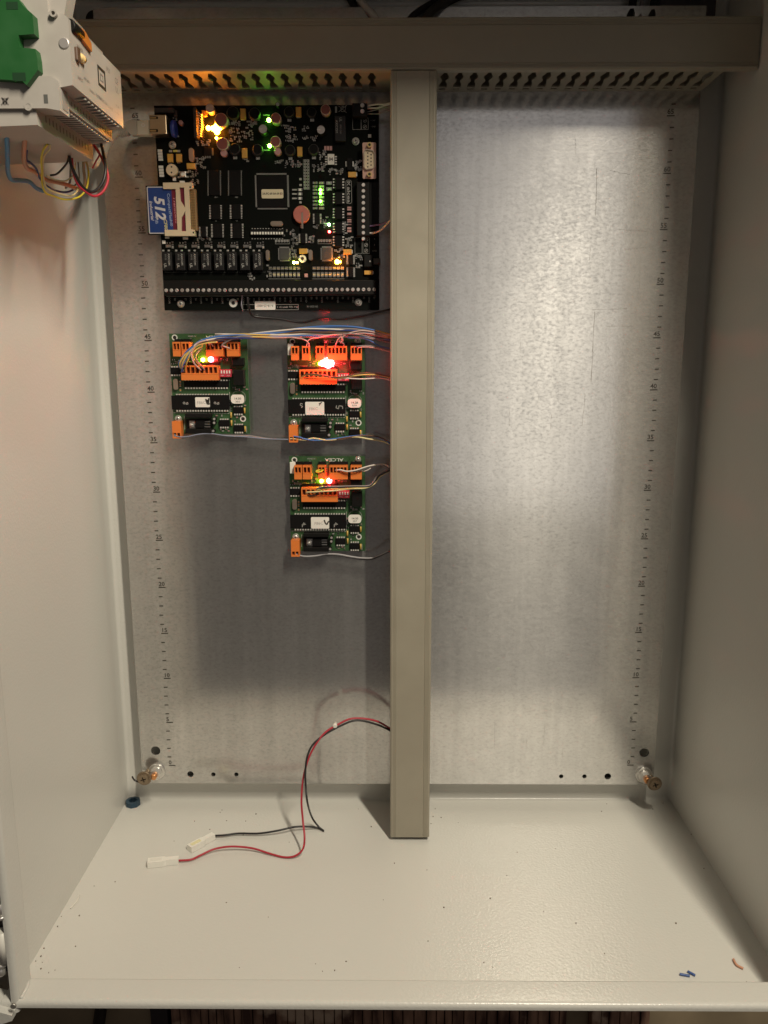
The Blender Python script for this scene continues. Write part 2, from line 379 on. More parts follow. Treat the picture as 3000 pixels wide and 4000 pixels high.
# hinge and open door at the far left edge
def hpt(px_, py_, Y=-27.6): return atY(px_, py_, Y)
q = hpt(6, 3560); hg = MB().box(q[0]-.9, q[0]+.4, -27.2, -27.0, hpt(6, 3810)[2], hpt(6, 3520)[2]).build('hinge', mat('hinge_dark', (.05,.045,.05), .4, .6), cab); tag(hg, 'bright metal hinge beside the open door')
p0, p1 = hpt(22, 3632), hpt(30, 3752)
MB().cyl(((p0[0]+p1[0])/2-.25, -27.7), .42, p1[2], p0[2], 16, axis='Z').build('barrel', WHITEP, hg)
for a, b_ in ((3520, 3568), (3568, 3580), (3752, 3768), (3768, 3802)):
    q0, q1 = hpt(8, a), hpt(24, b_); MB().cyl((q0[0]-.05, -27.7), .33 if b_-a > 20 else .47, q1[2], q0[2], 16, axis='Z', bev=.05).build('knuckle', STEEL, hg)
zt = hpt(20, 3805)[2]
dr = MB().prism([(-30,zt-5.0),(-6.6,zt-5.0),(-5.5,zt-3.6),(-4.3,zt-3.15),(-4.3,zt-2.7),(-6.7,zt-1.9),(-7.3,zt),(-30,zt)], -28.6, -26.6).build('door', PAINT, cab); tag(dr, 'open door swung out past the hinge')
MB().box(-30, -7.0, -27.6, -26.9, zt+.02, zt+78).build('door_edge', PAINT, dr)
p = hpt(52, 3930, -28.62); MB().cyl((p[0], p[2]), .22, -28.7, -28.55, 14, bev=.04).build('rivet', DULL, dr)

# ================================================================ MOUNTING PLATE with printed rulers
PX0, PX1, PZ0, PZ1 = -2.95, 52.42, -2.1, 74.4
mp_ = thing('mounting_plate', ((PX0+PX1)/2, .15, PZ0), 'galvanised steel mounting plate with centimetre scales along both edges', 'mounting plate')
holes = []
for px_, py_, rp in ((608,2932.6,18.3),(744,3024,12.6),(833.7,3025,8.5),(923.4,3025,8.5),(2516.6,2941,19),(2374,3032.6,13),(2283,3032.6,8.5),(2192,3032.6,8.5)):
    a = atY(px_, py_, 0); b_ = atY(px_+rp, py_, 0); holes.append(circ(a[0], a[2], b_[0]-a[0]))
MB().prism([(PX0,PZ0),(PX1-.9,PZ0),(PX1-.9,PZ0+.0),(PX1,PZ0),(PX1,PZ1),(PX0,PZ1)][:2]+[(PX1,PZ0),(PX1,PZ1),(PX0,PZ1)], 0, .25, holes).build('sheet', PLATE, mp_); plate_uv(bpy.data.objects['sheet'])
MB().box(PX1-.25, PX1, .25, 1.2, PZ0, PZ1).build('edge_fold', PLATE, mp_); MB().box(PX0, PX0+.25, .25, 1.2, PZ0, PZ1).build('edge_fold', PLATE, mp_); MB().box(PX0+.25, PX1-.25, .25, 1.9, PZ0, PZ0+.25).build('edge_fold', PLATE, mp_)  # bottom fold added out of view, keeping light from behind the plate holes
for X0, al in ((0.0, 0), (49.46, 1)):
    mb = MB(); sk = .18 if al else 0
    for k in range(0, 67):
        z = k+sk*1.0; major = k % 5 == 0
        j = random.uniform(-.03, .03)
        if major: xa, xb = X0, X0+.72
        elif al: xa, xb = X0+.33+j, X0+.72+j
        else: xa, xb = X0-.06+j, X0+.34+j
        th = .055
        mb.add([(xa,-.012,z-th),(xb,-.012,z-th+.01),(xb,-.012,z+th+.01),(xa,-.012,z+th)], [(0,1,2,3)])
    mb.build('scale_marks', INK, mp_)
    for k in range(0, 66, 5):
        lettering(str(k), (X0+(.02 if k > 5 else .0), -.012, k+sk+.16), XU, ZU, .44, INK, mp_, 'scale_number', center=False, bold=.02)

mb = MB(); REG['Q'] = (1680, 390, 1.149)
for x0_, y0_, x1_, y1_, t_ in ((567,232,562,420,.05),(545,505,542,545,.035),(560,720,548,960,.045),(528,1000,517,1110,.04),(307,810,306,860,.03),(270,1050,269,1110,.03),(412,1070,411,1120,.03),(368,1010,367,1040,.025),(716,525,710,660,.02),(610,240,680,255,.03),(550,712,690,710,.03),(640,440,790,452,.025),(655,510,760,498,.025),(600,770,690,770,.025),(730,775,840,782,.025),(493,120,494,185,.03),(506,195,505,212,.035),(57,1195,56,1230,.03),(160,40,159,90,.02),(700,700,701,770,.02),(390,2120,386,2190,.03),(330,2140,327,2200,.03),(70,2040,68,2110,.025),(450,2205,449,2235,.03),(60,2290,58,2325,.03),(-420,2200,-421,2240,.03)):
    a = Vector(rg('Q', x0_, y0_, -.006)); c = Vector(rg('Q', x1_, y1_, -.006)); n_ = 7
    for i in range(n_):
        if random.random() < .12: continue
        p = a.lerp(c, i/n_); q = a.lerp(c, (i+1)/n_); dv = (q-p).normalized(); nv = Vector((-dv.z, 0, dv.x)); w0, w1 = t_*random.uniform(.4, 1), t_*random.uniform(.4, 1); j = nv*random.uniform(-.03, .03)
        mb.add([p-nv*w0*.5+j, q-nv*w1*.5+j, q+nv*w1*.5+j, p+nv*w0*.5+j], [(0,1,2,3)])
tag(mb.build('scratches', mat('scratch_dark', (.16,.14,.12), .6), mp_), kind='stuff')

# studs with nuts and the bronzed corner screws
def hexn(c, rad, y0, y1, rot=.2): return [(c[0]+rad*math.cos(rot+i*math.pi/3), c[1]+rad*math.sin(rot+i*math.pi/3)) for i in range(6)]
for (px_, py_), lab in (((613,3012), 'zinc hex nut on a copper stud beside the ruler zero, near the blue ring'), ((2515,3026), 'zinc hex nut on a copper stud in the shaded plate corner')):
    p = atY(px_, py_, 0); c = (p[0], p[2])
    t = thing('stud_nut', (p[0], 0, p[2]), lab, 'nut', 'nuts holding the mounting plate')
    MB().cyl(c, .88, -.16, 0, 28, bev=.04).build('washer', STEEL, t); MB().cyl(c, .62, -.32, -.16, 24, bev=.05).build('spring_washer', STEEL, t)
    MB().prism(hexn(c, .60, 0, 0), -1.0, -.32).build('hex_body', STEEL, t); MB().cyl(c, .33, -1.4, -.9, 18, bev=.06).build('stud', COPPER, t)
for (px_, py_), lab in (((559,3047), 'bronzed cross-head screw at the plate corner above the blue ring'), ((2561,3068), 'bronzed cross-head screw at the shaded plate corner')):
    p = atY(px_, py_, -1.9); c = (p[0], p[2])
    t = thing('corner_screw', (p[0], -1.9, p[2]), lab, 'screw', 'cross-head screws in the cabinet back')
    MB().cyl(c, .28, -1.5, YB, 14).build('shank', BRONZE, t); MB().cyl(c, .78, -1.62, -1.5, 26, bev=.04).build('washer', BRONZE, t)
    ch = [(.07,.30),(.07,.07),(.30,.07),(.30,-.07),(.07,-.07),(.07,-.30),(-.07,-.30),(-.07,-.07),(-.30,-.07),(-.30,.07),(-.07,.07),(-.07,.30)]
    MB().prism(circ(*c, .56, 26), -1.9, -1.62, [[(c[0]+a*math.cos(.3)-b_*math.sin(.3), c[1]+a*math.sin(.3)+b_*math.cos(.3)) for a, b_ in ch]]).build('head', BRONZE, t)
    MB().cyl(c, .45, -1.70, -1.6, 20).build('recess', KN, t)
p = [atY(a, b_, -1.3) for a, b_ in ((516,3033),(524,3046),(535,3052),(545,3056))]
tag(MB().tube(p, .09).build('wire_stub', W_BLACK), 'short black bent wire stub sticking out behind the corner screw', 'wire')

# ================================================================ CABLE DUCTS
def slot_poly(x, w_=1.0, ya=-5.15, yb=-1.35):
    """wavy slot along y, keyhole shaped"""
    pr = [(0,.16),(.10,.20),(.20,.33),(.30,.38),(.40,.33),(.50,.18),(.58,.16),(.68,.24),(.80,.33),(.92,.35),(1.0,.35)]
    L_ = [(x-h*w_, ya+(yb-ya)*t) for t, h in pr]; R_ = [(x+h*w_, ya+(yb-ya)*t) for t, h in pr]
    return L_+R_[::-1]
hd = thing('cable_duct', (25, 0, 67.3), 'grey slotted plastic cable duct running horizontally across the cabinet top', 'cable duct')
HZ0, HZ1 = 67.3, 71.35
sl = []; x = .85-1.265*2
while x < 52.0:
    if not 23.2 < x < 28.4: sl.append(x)
    x += 1.2655
xs0, xs1 = PX0, PX1
h1 = [slot_poly(x) for x in sl]; h2 = [[(x-.28,-.95),(x+.28,-.95),(x+.28,-.62),(x-.28,-.62)] for x in sl]
MB().prism([(xs0,-5.7),(xs1,-5.7),(xs1,-.02),(xs0,-.02)], HZ0, HZ0+.14, h1+h2, frame=lambda u, v, n: (u, v, n)).build('slotted_side', DUCTIN, hd)
MB().prism([(xs0,-5.7),(xs1,-5.7),(xs1,-.02),(xs0,-.02)], HZ1-.2, HZ1-.06, h1, frame=lambda u, v, n: (u, v, n)).build('slotted_side', DUCTIN, hd)
MB().box(xs0, xs1, -.16, -.02, HZ0+.14, HZ1-.2).build('duct_base', DUCTIN, hd)
# cover: front face with fine ribs, rolled edges
def cover_section(a0, a1, depth, lipd):
    """2D outline (across, y) of a snap-on lid with shallow ribs"""
    pts = [(a0, -depth+lipd), (a0, -depth+.12), (a0+.12, -depth)]
    for q in (.28, .40, .52): pts += [(a0+q-.03, -depth), (a0+q, -depth+.03), (a0+q+.03, -depth)]
    for q in (.62, .50, .38, .26): pts += [(a1-q-.03, -depth), (a1-q, -depth+.045 if q == .62 else -depth+.03), (a1-q+.03, -depth)]
    pts += [(a1-.12, -depth), (a1, -depth+.12), (a1, -depth+lipd)]
    pts += [(a1-.12, -depth+lipd), (a1-.12, -depth+.14), (a0+.12, -depth+.14), (a0+.12, -depth+lipd)]
    return pts
MB().prism(cover_section(HZ0-.03, HZ1, 6.0, .75), -3.4, 54.95, frame=lambda u, v, n: (n, v, u)).build('cover', DUCT, hd)
vd = thing('cable_duct', (26, 0, ZF), 'grey slotted plastic cable duct running vertically down the middle of the plate', 'cable duct')
VX0, VX1, VZ0, VZ1 = 23.97, 27.93, -4.6, 67.2
zs = []; z = -3.6
while z < 66.5: zs.append(z); z += 1.2655
vh = [[(q[1], q[0]) for q in slot_poly(z)] for z in zs]
for xa in (VX0+.08, VX1-.22):
    MB().prism([(-5.7,VZ0),(-.02,VZ0),(-.02,VZ1),(-5.7,VZ1)], xa, xa+.14, vh, frame=lambda u, v, n: (n, u, v)).build('slotted_side', DUCTIN, vd)
MB().box(VX0+.22, VX1-.22, -.16, -.02, VZ0+.02, VZ1).build('duct_base', DUCTIN, vd)
MB().prism(cover_section(VX0, VX1, 6.0, .75), VZ0, VZ1, frame=lambda u, v, n: (u, v, n)).build('cover', DUCT, vd)
# cables entering above the horizontal duct
for pts, rd, m_, lab in (
    ([(1370,-60,1.0),(1418,15,.2),(1470,75,-.8),(1540,190,-1.5)], .33, W_WHITE, 'white cable slanting down into the top of the horizontal duct'),
    ([(1350,-40,1.4),(1385,30,1.0),(1405,90,.4),(1420,160,-1)], .36, W_BLACK, 'black cable next to the white one above the duct'),
    ([(1790,-40,1.0),(1690,12,.2),(1610,66,-.8),(1560,150,-1.6)], .30, W_BLACK, 'upper black cable slanting towards the middle of the duct top'),
    ([(1850,-45,0.6),(1730,14,-.2),(1670,64,-1.2),(1600,160,-2)], .42, mat('wire_dull_black', (.04,.035,.03), .5), 'lower and thicker black cable slanting towards the middle of the duct top'),
    ([(2478,-40,1),(2470,20,.6),(2462,70,0),(2460,150,-1)], .38, W_BLACK, 'black cable dropping straight behind the shaded end of the duct'),
    ([(2512,-40,1),(2506,20,.6),(2500,70,0),(2500,150,-1)], .17, W_GREY, 'thin grey cable dropping behind the shaded end of the duct'),
    ([(2560,-40,1),(2552,20,.6),(2545,70,0),(2540,150,-1)], .34, W_BLACK, 'black cable dropping beside the thin grey one at the duct end')):
    tag(MB().tube([atY(a, b_, y) for a, b_, y in pts], rd).build('entry_cable', m_), lab, 'cable', 'cables entering above the duct')
p = atY(2640, 30, 1.2); tag(MB().box(p[0]-1.6, p[0]+3.6, 1.0, YB, 72.6, ZT-.1, .1).build('gland_plate', mat('dark_gland', (.06,.05,.055), .6)), 'dark gland plate in the shaded upper corner behind the duct', 'gland plate')

# ================================================================ shared electronics helpers
def rect(g, x0, y0, x1, y1, Y):
    ym, xm = (y0+y1)/2, (x0+x1)/2
    return (rg(g, x0, ym, Y)[0], rg(g, x1, ym, Y)[0], rg(g, xm, y1, Y)[2], rg(g, xm, y0, Y)[2])   # X0 X1 Z0 Z1
class Board:
    """components placed on a board whose front face lies at Y"""
    def __init__(s, root, Y): s.root = root; s.Y = Y
    def box(s, name, g, x0, y0, x1, y1, h, m, bev=.03, base=0, parent=None):
        Yt = s.Y-base-h; X0, X1, Z0, Z1 = rect(g, x0, y0, x1, y1, Yt)
        return MB().box(X0, X1, Yt, s.Y-base, Z0, Z1, bev).build(name, m, parent or s.root)
    def flat(s, name, g, x0, y0, x1, y1, m, lift=.012, parent=None, rad=0, base=0):
        Y = s.Y-base-lift; X0, X1, Z0, Z1 = rect(g, x0, y0, x1, y1, Y)
        P = rrect(X0, X1, Z0, Z1, rad) if rad else [(X0,Z0),(X1,Z0),(X1,Z1),(X0,Z1)]
        return MB().prism(P, Y, Y+lift*.8).build(name, m, parent or s.root)
    def outline(s, name, g, x0, y0, x1, y1, m=None, t=.035, rad=0):
        Y = s.Y-.012; X0, X1, Z0, Z1 = rect(g, x0, y0, x1, y1, Y)
        a = rrect(X0, X1, Z0, Z1, rad) if rad else [(X0,Z0),(X1,Z0),(X1,Z1),(X0,Z1)]
        b = rrect(X0+t, X1-t, Z0+t, Z1-t, max(rad-t, .01)) if rad else [(X0+t,Z0+t),(X1-t,Z0+t),(X1-t,Z1-t),(X0+t,Z1-t)]
        return MB().prism(a, Y, Y+.01, [b]).build(name, m or SILKMID, s.root)
    def can(s, name, g, x, y, rp, h, body, top, mark=None, n=22):
        Y = s.Y-h; p = rg(g, x, y, Y); q = rg(g, x+rp, y, Y); R = q[0]-p[0]; c = (p[0], p[2])
        o = MB().cyl(c, R, Y, s.Y, n, 0, bev=.05, cap_mi=1).build(name, [body, top], s.root)
        if mark: MB().box(c[0]-R*.75, c[0]-R*.1, Y-.01, Y, c[1]-R*.06, c[1]+R*.06).build('mark', mark, o); 
        return o
    def cap_oblong(s, name, g, x0, y0, x1, y1, h, m):
        Yt = s.Y-h; X0, X1, Z0, Z1 = rect(g, x0, y0, x1, y1, Yt); R = min(X1-X0, Z1-Z0)*.5
        o = MB().prism(rrect(X0, X1, Z0, Z1, R*.98, 6), Yt+.03, s.Y, smooth=True).build(name, m, s.root)
        i = R*.22; MB().prism(rrect(X0+i, X1-i, Z0+i, Z1-i, (R-i)*.98, 6), Yt, Yt+.03).build('lid', m, o); return o
    def text(s, txt, g, x, y, hp, m, rot=0, lift=.014, parent=None, **kw):
        Y = s.Y-lift; p = rg(g, x, y, Y); q = rg(g, x, y+hp, Y)
        return face_text(txt, p[0], p[2], Y, abs(p[2]-q[2]), m, parent or s.root, rot, **kw)
    def screw(s, g, x, y, rp, washer=True):
        Y = s.Y; p = rg(g, x, y, Y-.2); q = rg(g, x+rp, y, Y-.2); R = q[0]-p[0]; c = (p[0], p[2])
        o = MB().cyl(c, R, Y-.06, Y, 22, bev=.02).build('mounting_screw', DULL if washer else STEEL, s.root)
        MB().cyl(c, R*.72, Y-.30, Y-.06, 20, bev=.09).build('screw_head', STEEL, o)
        for a in (.4, .4+math.pi/2):
            u = Vector((math.cos(a), 0, math.sin(a))); v = Vector((-math.sin(a), 0, math.cos(a))); k = R*.42; t = R*.09; O = Vector((c[0], Y-.303, c[1]))
            MB().add([O-u*k-v*t, O+u*k-v*t, O+u*k+v*t, O-u*k+v*t], [(0,1,2,3)]).build('screw_slot', KN, o)
        return o
    def ring(s, g, x, y, ro, ri, m=None):
        Y = s.Y; p = rg(g, x, y, Y); q = rg(g, x+ro, y, Y); R = q[0]-p[0]
        o = MB().prism(circ(p[0], p[2], R), Y-.015, Y-.001, [circ(p[0], p[2], R*ri/ro)]).build('mounting_hole', m or SILKMID, s.root)
        MB().cyl((p[0], p[2]), R*ri/ro*1.01, Y-.006, Y-.001, 20).build('hole', KN, o); return o
    def leads(s, chip, side_pts, w_, l_, m=LEAD, vertical=True, h=.05):
        mb = MB()
        for (X, Z) in side_pts:
            if vertical: mb.box(X-l_/2, X+l_/2, s.Y-h, s.Y-.002, Z-w_/2, Z+w_/2)
            else: mb.box(X-w_/2, X+w_/2, s.Y-h, s.Y-.002, Z-l_/2, Z+l_/2)
        return mb.build('leads', m, chip)
    def soic(s, g, xl, xr, y0, y1, n, h=.18, m=None, lm=None, lw=26, name='chip'):
        """chip with n leads down its two long (vertical) sides; xl/xr lead columns"""
        o = s.box(name, g, xl+lw*.35, y0-4, xr-lw*.35, y1+4, h, m or CHIP, .03)
        pts = []
        for i in range(n):
            y = y0+(y1-y0)*(i+.5)/n
            for x in (xl, xr): p = rg(g, x, y, s.Y); pts.append((p[0], p[2]))
        a = rg(g, 0, y0, s.Y)[2]-rg(g, 0, y1, s.Y)[2]; l_ = rg(g, xl+lw, y0, s.Y)[0]-rg(g, xl, y0, s.Y)[0]
        s.leads(o, pts, a/n*.45, l_, lm or LEAD); return o
    def dip(s, g, x0, x1, yt, yb, n, h=.34, m=None, name='chip', dot=.5):
        """chip with n leads along its top and bottom (horizontal) sides"""
        o = s.box(name, g, x0-6, yt+10, x1+6, yb-10, h, m or CHIP, .05)
        pts = []
        for i in range(n):
            x = x0+(x1-x0)*(i+.5)/n
            for y in (yt, yb): p = rg(g, x, y, s.Y-.12); pts.append((p[0], p[2]))
        mb = MB()
        for X, Z in pts: mb.box(X-.07, X+.07, s.Y-h*.75, s.Y-.002, Z-.075, Z+.075)
        mb.build('leads', LEAD, o); return o
    def smd(s, g, x, y, w_, hh, body=None, rot=False, name='resistor', ends=True):
        X0, X1, Z0, Z1 = rect(g, x-w_/2, y-hh/2, x+w_/2, y+hh/2, s.Y-.06); Yt = s.Y-.07
        mb = MB()
        if not ends: mb.box(X0, X1, Yt, s.Y, Z0, Z1)
        elif w_ > hh: e = (X1-X0)*.27; mb.box(X0, X0+e, Yt-.006, s.Y, Z0, Z1, 0, 1).box(X0+e, X1-e, Yt, s.Y, Z0+.005, Z1-.005).box(X1-e, X1, Yt-.006, s.Y, Z0, Z1, 0, 1)
        else: e = (Z1-Z0)*.27; mb.box(X0, X1, Yt-.006, s.Y, Z0, Z0+e, 0, 1).box(X0+.005, X1-.005, Yt, s.Y, Z0+e, Z1-e).box(X0, X1, Yt-.006, s.Y, Z1-e, Z1, 0, 1)
        return mb.build(name, [body or CHIP, TIN], s.root)
    def led(s, g, x, y, rp, color, strength, power=0, h=.18, lsize=.12, off=.35):
        p = rg(g, x, y, s.Y-h); q = rg(g, x+rp, y, s.Y-h); R = q[0]-p[0]
        m = mat('led_%d_%d_%d_%d' % (int(color[0]*99), int(color[1]*99), int(color[2]*99), int(strength)), (.6,.6,.6), .3, emit=color, strength=strength)
        o = MB().cyl((p[0], p[2]), R, s.Y-h*.6, s.Y, 14).dome((p[0], p[2]), R, s.Y-h*.6, h*.7).build('indicator_light', m, s.root)
        if power:
            l = lamp('indicator_glow', 'POINT', (p[0], s.Y-h-off, p[2]), power, color, lsize); adopt(l, s.root)
        return o

# ================================================================ MAIN CONTROLLER BOARD
YM = -1.3
mbx = (2.48, 22.92, 47.78, 65.86)
main = thing('controller_board', ((mbx[0]+mbx[1])/2, YM, mbx[2]), 'large black circuit board with rows of relays, chips and lit indicators', 'circuit board')
b = Board(main, YM)
MB().box(*mbx[:2], YM, YM+.16, *mbx[2:]).build('board', BLACKPCB, main)
for g, x, y in (('A',370,610),('B',1225,565),('C',480,1150),('D',1260,1130)):
    p = rg(g, x, y, YM); MB().cyl((p[0], p[2]), .35, YM+.16, 0, 12).build('spacer', BLACK, main)
    b.screw(g, x, y, 48, g != 'A')
b.ring('C', 1165, 1140, 54, 24, SILK); b.ring('D', 535, 565, 50, 22, SILK)
# network jack
J = b.box('network_jack', 'A', 80, 225, 300, 475, 1.35, mat('jack_shield', (.60,.46,.30), .32, 1.0), .06)
for ya, yb_ in ((248,282),(412,452)):
    b.flat('spring_slot', 'A', 80, ya, 190, yb_, KN, .006, J, .06, 1.35); b.box('spring', 'A', 82, ya+10, 165, yb_-8, .01, GOLD, 0, 1.355, J)
b.box('ferrite_bar', 'A', 138, 135, 392, 200, .7, DARKGREY, .05); b.box('small_block', 'A', 392, 165, 438, 262, .35, DARKGREY)
X0, X1, Z0, Z1 = rect('A', 345, 300, 470, 520, YM-.7)
MB().cyl((YM-.72, (Z0+Z1)/2), .72, (X0+X1)/2-.28, (X0+X1)/2+.12, 26, axis='X', bev=.1).build('varistor', BLUEV, main)
MB().tube([(X1-.55,YM,Z0+.05),(X1-.6,YM-.35,Z0+.2)], .04).build('varistor_lead', TIN, main)
# pin header with its bent pins
H = b.box('pin_header', 'A', 648, 130, 688, 520, 1.15, mat('header_brown', (.03,.016,.01), .5), .04)
mb = MB()
for i in range(10):
    p = rg('A', 690, 205+i*32, YM-1.0); mb.tube([(p[0], YM-1.0, p[2]), (p[0]+.22, YM-1.05, p[2]), (p[0]+.42, YM-.8, p[2]-.1), (p[0]+.45, YM-.05, p[2]-.15)], .035, 6, 0, 4)
mb.build('pins', TIN, H)
# electrolytic capacitors, inductors, tantalums
ALU = mat('aluminium_can', (.50,.47,.46), .38, .6)
for g, x, y, rp, h in (('A',860,140,55,.95),('A',1550,410,60,.95),('B',775,420,58,.95),('B',215,90,30,.6)): b.can('capacitor', g, x, y, rp, h, BLACK if g == 'B' or x > 1000 else ALU, ALU, WHITEP if rp > 40 else None)
for g, x, y, rp, h in (('A',1005,290,84,.85),('A',1025,600,78,.85),('B',190,268,66,.9),('B',185,570,66,.9),('B',835,158,64,.9)): b.can('capacitor', g, x, y, rp, h, CREAMCAP, REDCAP)
for g, x, y, rp in (('A',1040,720,44),('B',212,700,46),('A',480,325,30)): b.can('capacitor', g, x, y, rp, .6, PINKRES, PINKRES)
for g, x, y, rp in (('A',1160,200,78),('A',1440,210,72),('A',1480,675,66),('A',1185,665,68),('B',362,185,64),('B',656,190,60),('B',375,682,64),('B',680,672,64)):
    p = rg(g, x, y+rp*.55, YM); q = rg(g, x+rp*1.15, y, YM); R = q[0]-p[0]
    oc = b.can('inductor', g, x, y, rp, .55, DARKGREY, CHIP)
    MB().prism([(p[0]+R*math.cos(math.pi/8+i*math.pi/4), p[2]+R*math.sin(math.pi/8+i*math.pi/4)+.12) for i in range(8)], YM-.03, YM-.002).build('base', DARKGREY, oc)
    b.smd(g, x+5, y+rp*1.75, 50, 34, DULL)
for g, x, y, w_, h in (('A',1290,215,70,140),('A',1310,722,70,128),('A',345,787,70,110),('A',460,785,70,105),('A',615,890,108,75),('A',788,205,66,76),('B',485,188,70,125),('B',500,700,64,118),('B',1180,1000,104,70),('D',545,465,106,62),('D',1120,475,106,66),('D',1390,746,106,54)):
    t_ = b.box('tantalum_capacitor', g, x-w_/2, y-h/2, x+w_/2, y+h/2, .28, TANT, .03)
    if h > w_: b.smd(g, x, y+h/2+6, w_*.7, 22, DULL, ends=False, name='solder_tab')
    else: b.smd(g, x+w_/2+5, y, 18, h*.7, DULL, ends=False, name='solder_tab')
XTAL = mat('crystal_can', (.62,.50,.40), .3, .9)
for g, x0, y0, x1, y1 in (('A',588,655,652,830),('D',60,452,108,590),('D',616,448,664,585),('D',120,78,280,142)): b.cap_oblong('crystal', g, x0, y0, x1, y1, .42 if g == 'D' else .4, XTAL)
# resistor packs on the left edge
for y0 in (675, 885):
    for i in range(4): b.box('resistor', 'A', 183+i*4+(0 if y0 < 800 else 14), y0+i*38, 240+i*4+(0 if y0 < 800 else 14), y0+32+i*38, .12, WHITEP, .015)
bz = b.can('buzzer', 'A', 365, 940, 74, .6, CREAM, CREAM)
for yy in (902, 975): p = rg('A', 365, yy, YM-.6); MB().cyl((p[0], p[2]), .08, YM-.606, YM-.6, 12).build('vent_hole', INK, bz)
b.box('fuse', 'A', 385, 682, 440, 708, .12, mat('fuse_yellow', (.62,.55,.12), .5), .02); b.smd('A', 352, 697, 40, 28, DULL, ends=False); b.smd('A', 457, 697, 40, 28, DULL, ends=False)
k_ = b.box('push_button', 'A', 470, 960, 548, 1035, .2, TIN, .03); b.can('button_cap', 'A', 508, 998, 28, .32, WHITEP, WHITEP)
for x, y in ((565,972),(568,1030),(460,970),(462,1035)): b.smd('A', x, y, 34, 22, DULL, ends=False, name='solder_tab')
b.smd('A', 402, 1060, 42, 44, WHITEP, ends=False, name='test_pad')
rgl = b.box('voltage_regulator', 'A', 780, 650, 885, 752, .25, CHIP, .03); b.smd('A', 895, 705, 24, 95, GOLD, ends=False, name='heat_tab')
for x in (808, 835, 862): b.smd('A', x, 772, 16, 30, TIN, ends=False, name='lead')
# large memory chips, logic chips, processor
for xl, xr, n_ in ((840,1000,'UL1'),(1105,1270,'UL2')):
    c_ = b.box('memory_chip', 'A', xl+12, 945, xr-12, 1270, .12, CHIP, .02)
    pts = [rg('A', x, 950+ (i+.5)*13, YM) for i in range(25) for x in (xl, xr)]; b.leads(c_, [(p[0], p[2]) for p in pts], .032, .11, SILKMID)
    b.text(n_, 'A', (xl+xr)/2+20, 1295, 18, SILKMID, 0)
for g, xl, xr, y0, y1, n_ in (('A',868,1005,1395,1580,9),('A',1135,1270,1392,1576,9),('C',892,1030,115,292,9),('C',1146,1286,110,298,9),('C',735,820,152,278,7),('D',500,584,242,362,7),('D',1120,1202,520,640,8),('D',1120,1204,680,805,8),('B',686,770,1508,1640,7)): b.soic(g, xl, xr, y0, y1, n_)
for x, y in ((940,1600),(1210,1600)): b.text('U', 'A', x, y, 20, SILKMID)
cpu = b.box('processor', 'B', -52, 1010, 335, 1425, .2, CHIP, .04)
mb = MB(); X0, X1, Z0, Z1 = rect('B', -52, 1010, 335, 1425, YM)
for i in range(40):
    zz = Z0+(Z1-Z0)*(i+.5)/40; xx = X0+(X1-X0)*(i+.5)/40
    mb.box(X0-.17, X0-.03, YM-.05, YM-.002, zz-.026, zz+.026).box(X1+.03, X1+.19, YM-.05, YM-.002, zz-.026, zz+.026)
    mb.box(xx-.026, xx+.026, YM-.05, YM-.002, Z0-.19, Z0-.03).box(xx-.026, xx+.026, YM-.05, YM-.002, Z1+.03, Z1+.17)
mb.build('leads', mat('lead_dim', (.24,.23,.22), .5), cpu)
b.flat('sticker', 'B', 5, 1192, 288, 1310, mat('cream_label', (.66,.58,.40), .6), .015, cpu, .12, .2)
b.text('3A-PC-6F-0A-0F-E3', 'B', 147, 1250, 26, INK, 0, .23, cpu, bold=.02, width=1.85)
for g, x0, y0, x1, y1, n_ in (('D',240,430,365,580,11),('D',790,425,912,580,11)):
    c_ = b.box('microcontroller', g, x0, y0, x1, y1, .15, DARKGREY, .02); X0, X1, Z0, Z1 = rect(g, x0, y0, x1, y1, YM); mb = MB()
    for i in range(n_):
        zz = Z0+(Z1-Z0)*(i+.5)/n_; xx = X0+(X1-X0)*(i+.5)/n_
        mb.box(X0-.13, X0-.01, YM-.05, YM-.002, zz-.03, zz+.03).box(X1+.01, X1+.13, YM-.05, YM-.002, zz-.03, zz+.03).box(xx-.03, xx+.03, YM-.05, YM-.002, Z0-.13, Z0-.01).box(xx-.03, xx+.03, YM-.05, YM-.002, Z1+.01, Z1+.13)
    mb.build('leads', mat('lead_dim', (.24,.23,.22), .5), c_)
# coin cell in its clip
cc = b.can('coin_cell', 'B', 522, 1515, 108, .5, REDCELL, REDCELL, n=36)
b.box('clip', 'B', 522, 1492, 545, 1700, .02, XTAL, 0, .5, cc); b.box('clip', 'B', 430, 1485, 530, 1500, .02, REDCELL, 0, .5, cc); b.smd('D', 525, 145, 36, 40, PINKRES, ends=False, name='solder_tab')
# header holes
for x in (570, 605):
    for i in range(10): b.ring('B', x, 825+i*39, 16, 8, SILKMID)
for g, x, y in [('D',197+i*36,337) for i in range(5)]+[('D',747+i*35,335) for i in range(5)]: b.ring(g, x, y, 14, 7, SILKMID)
b.outline('silkscreen_box', 'B', 548, 806, 628, 1195, SILKDIM); b.outline('silkscreen_box', 'D', 182, 318, 370, 376, SILKDIM); b.outline('silkscreen_box', 'D', 735, 315, 915, 374, SILKDIM)
# labelled small chip "04"
m4 = b.soic('B', 846, 965, 755, 885, 4, .2, name='labelled_chip', lw=34); b.flat('sticker', 'B', 862, 735, 948, 872, LABEL, .015, m4, 0, .2); b.text('04', 'B', 904, 803, 40, INK, 0, .23, m4, bold=.03)
b.soic('B', 1105, 1190, 790, 940, 1, .3, name='voltage_regulator', lw=20)
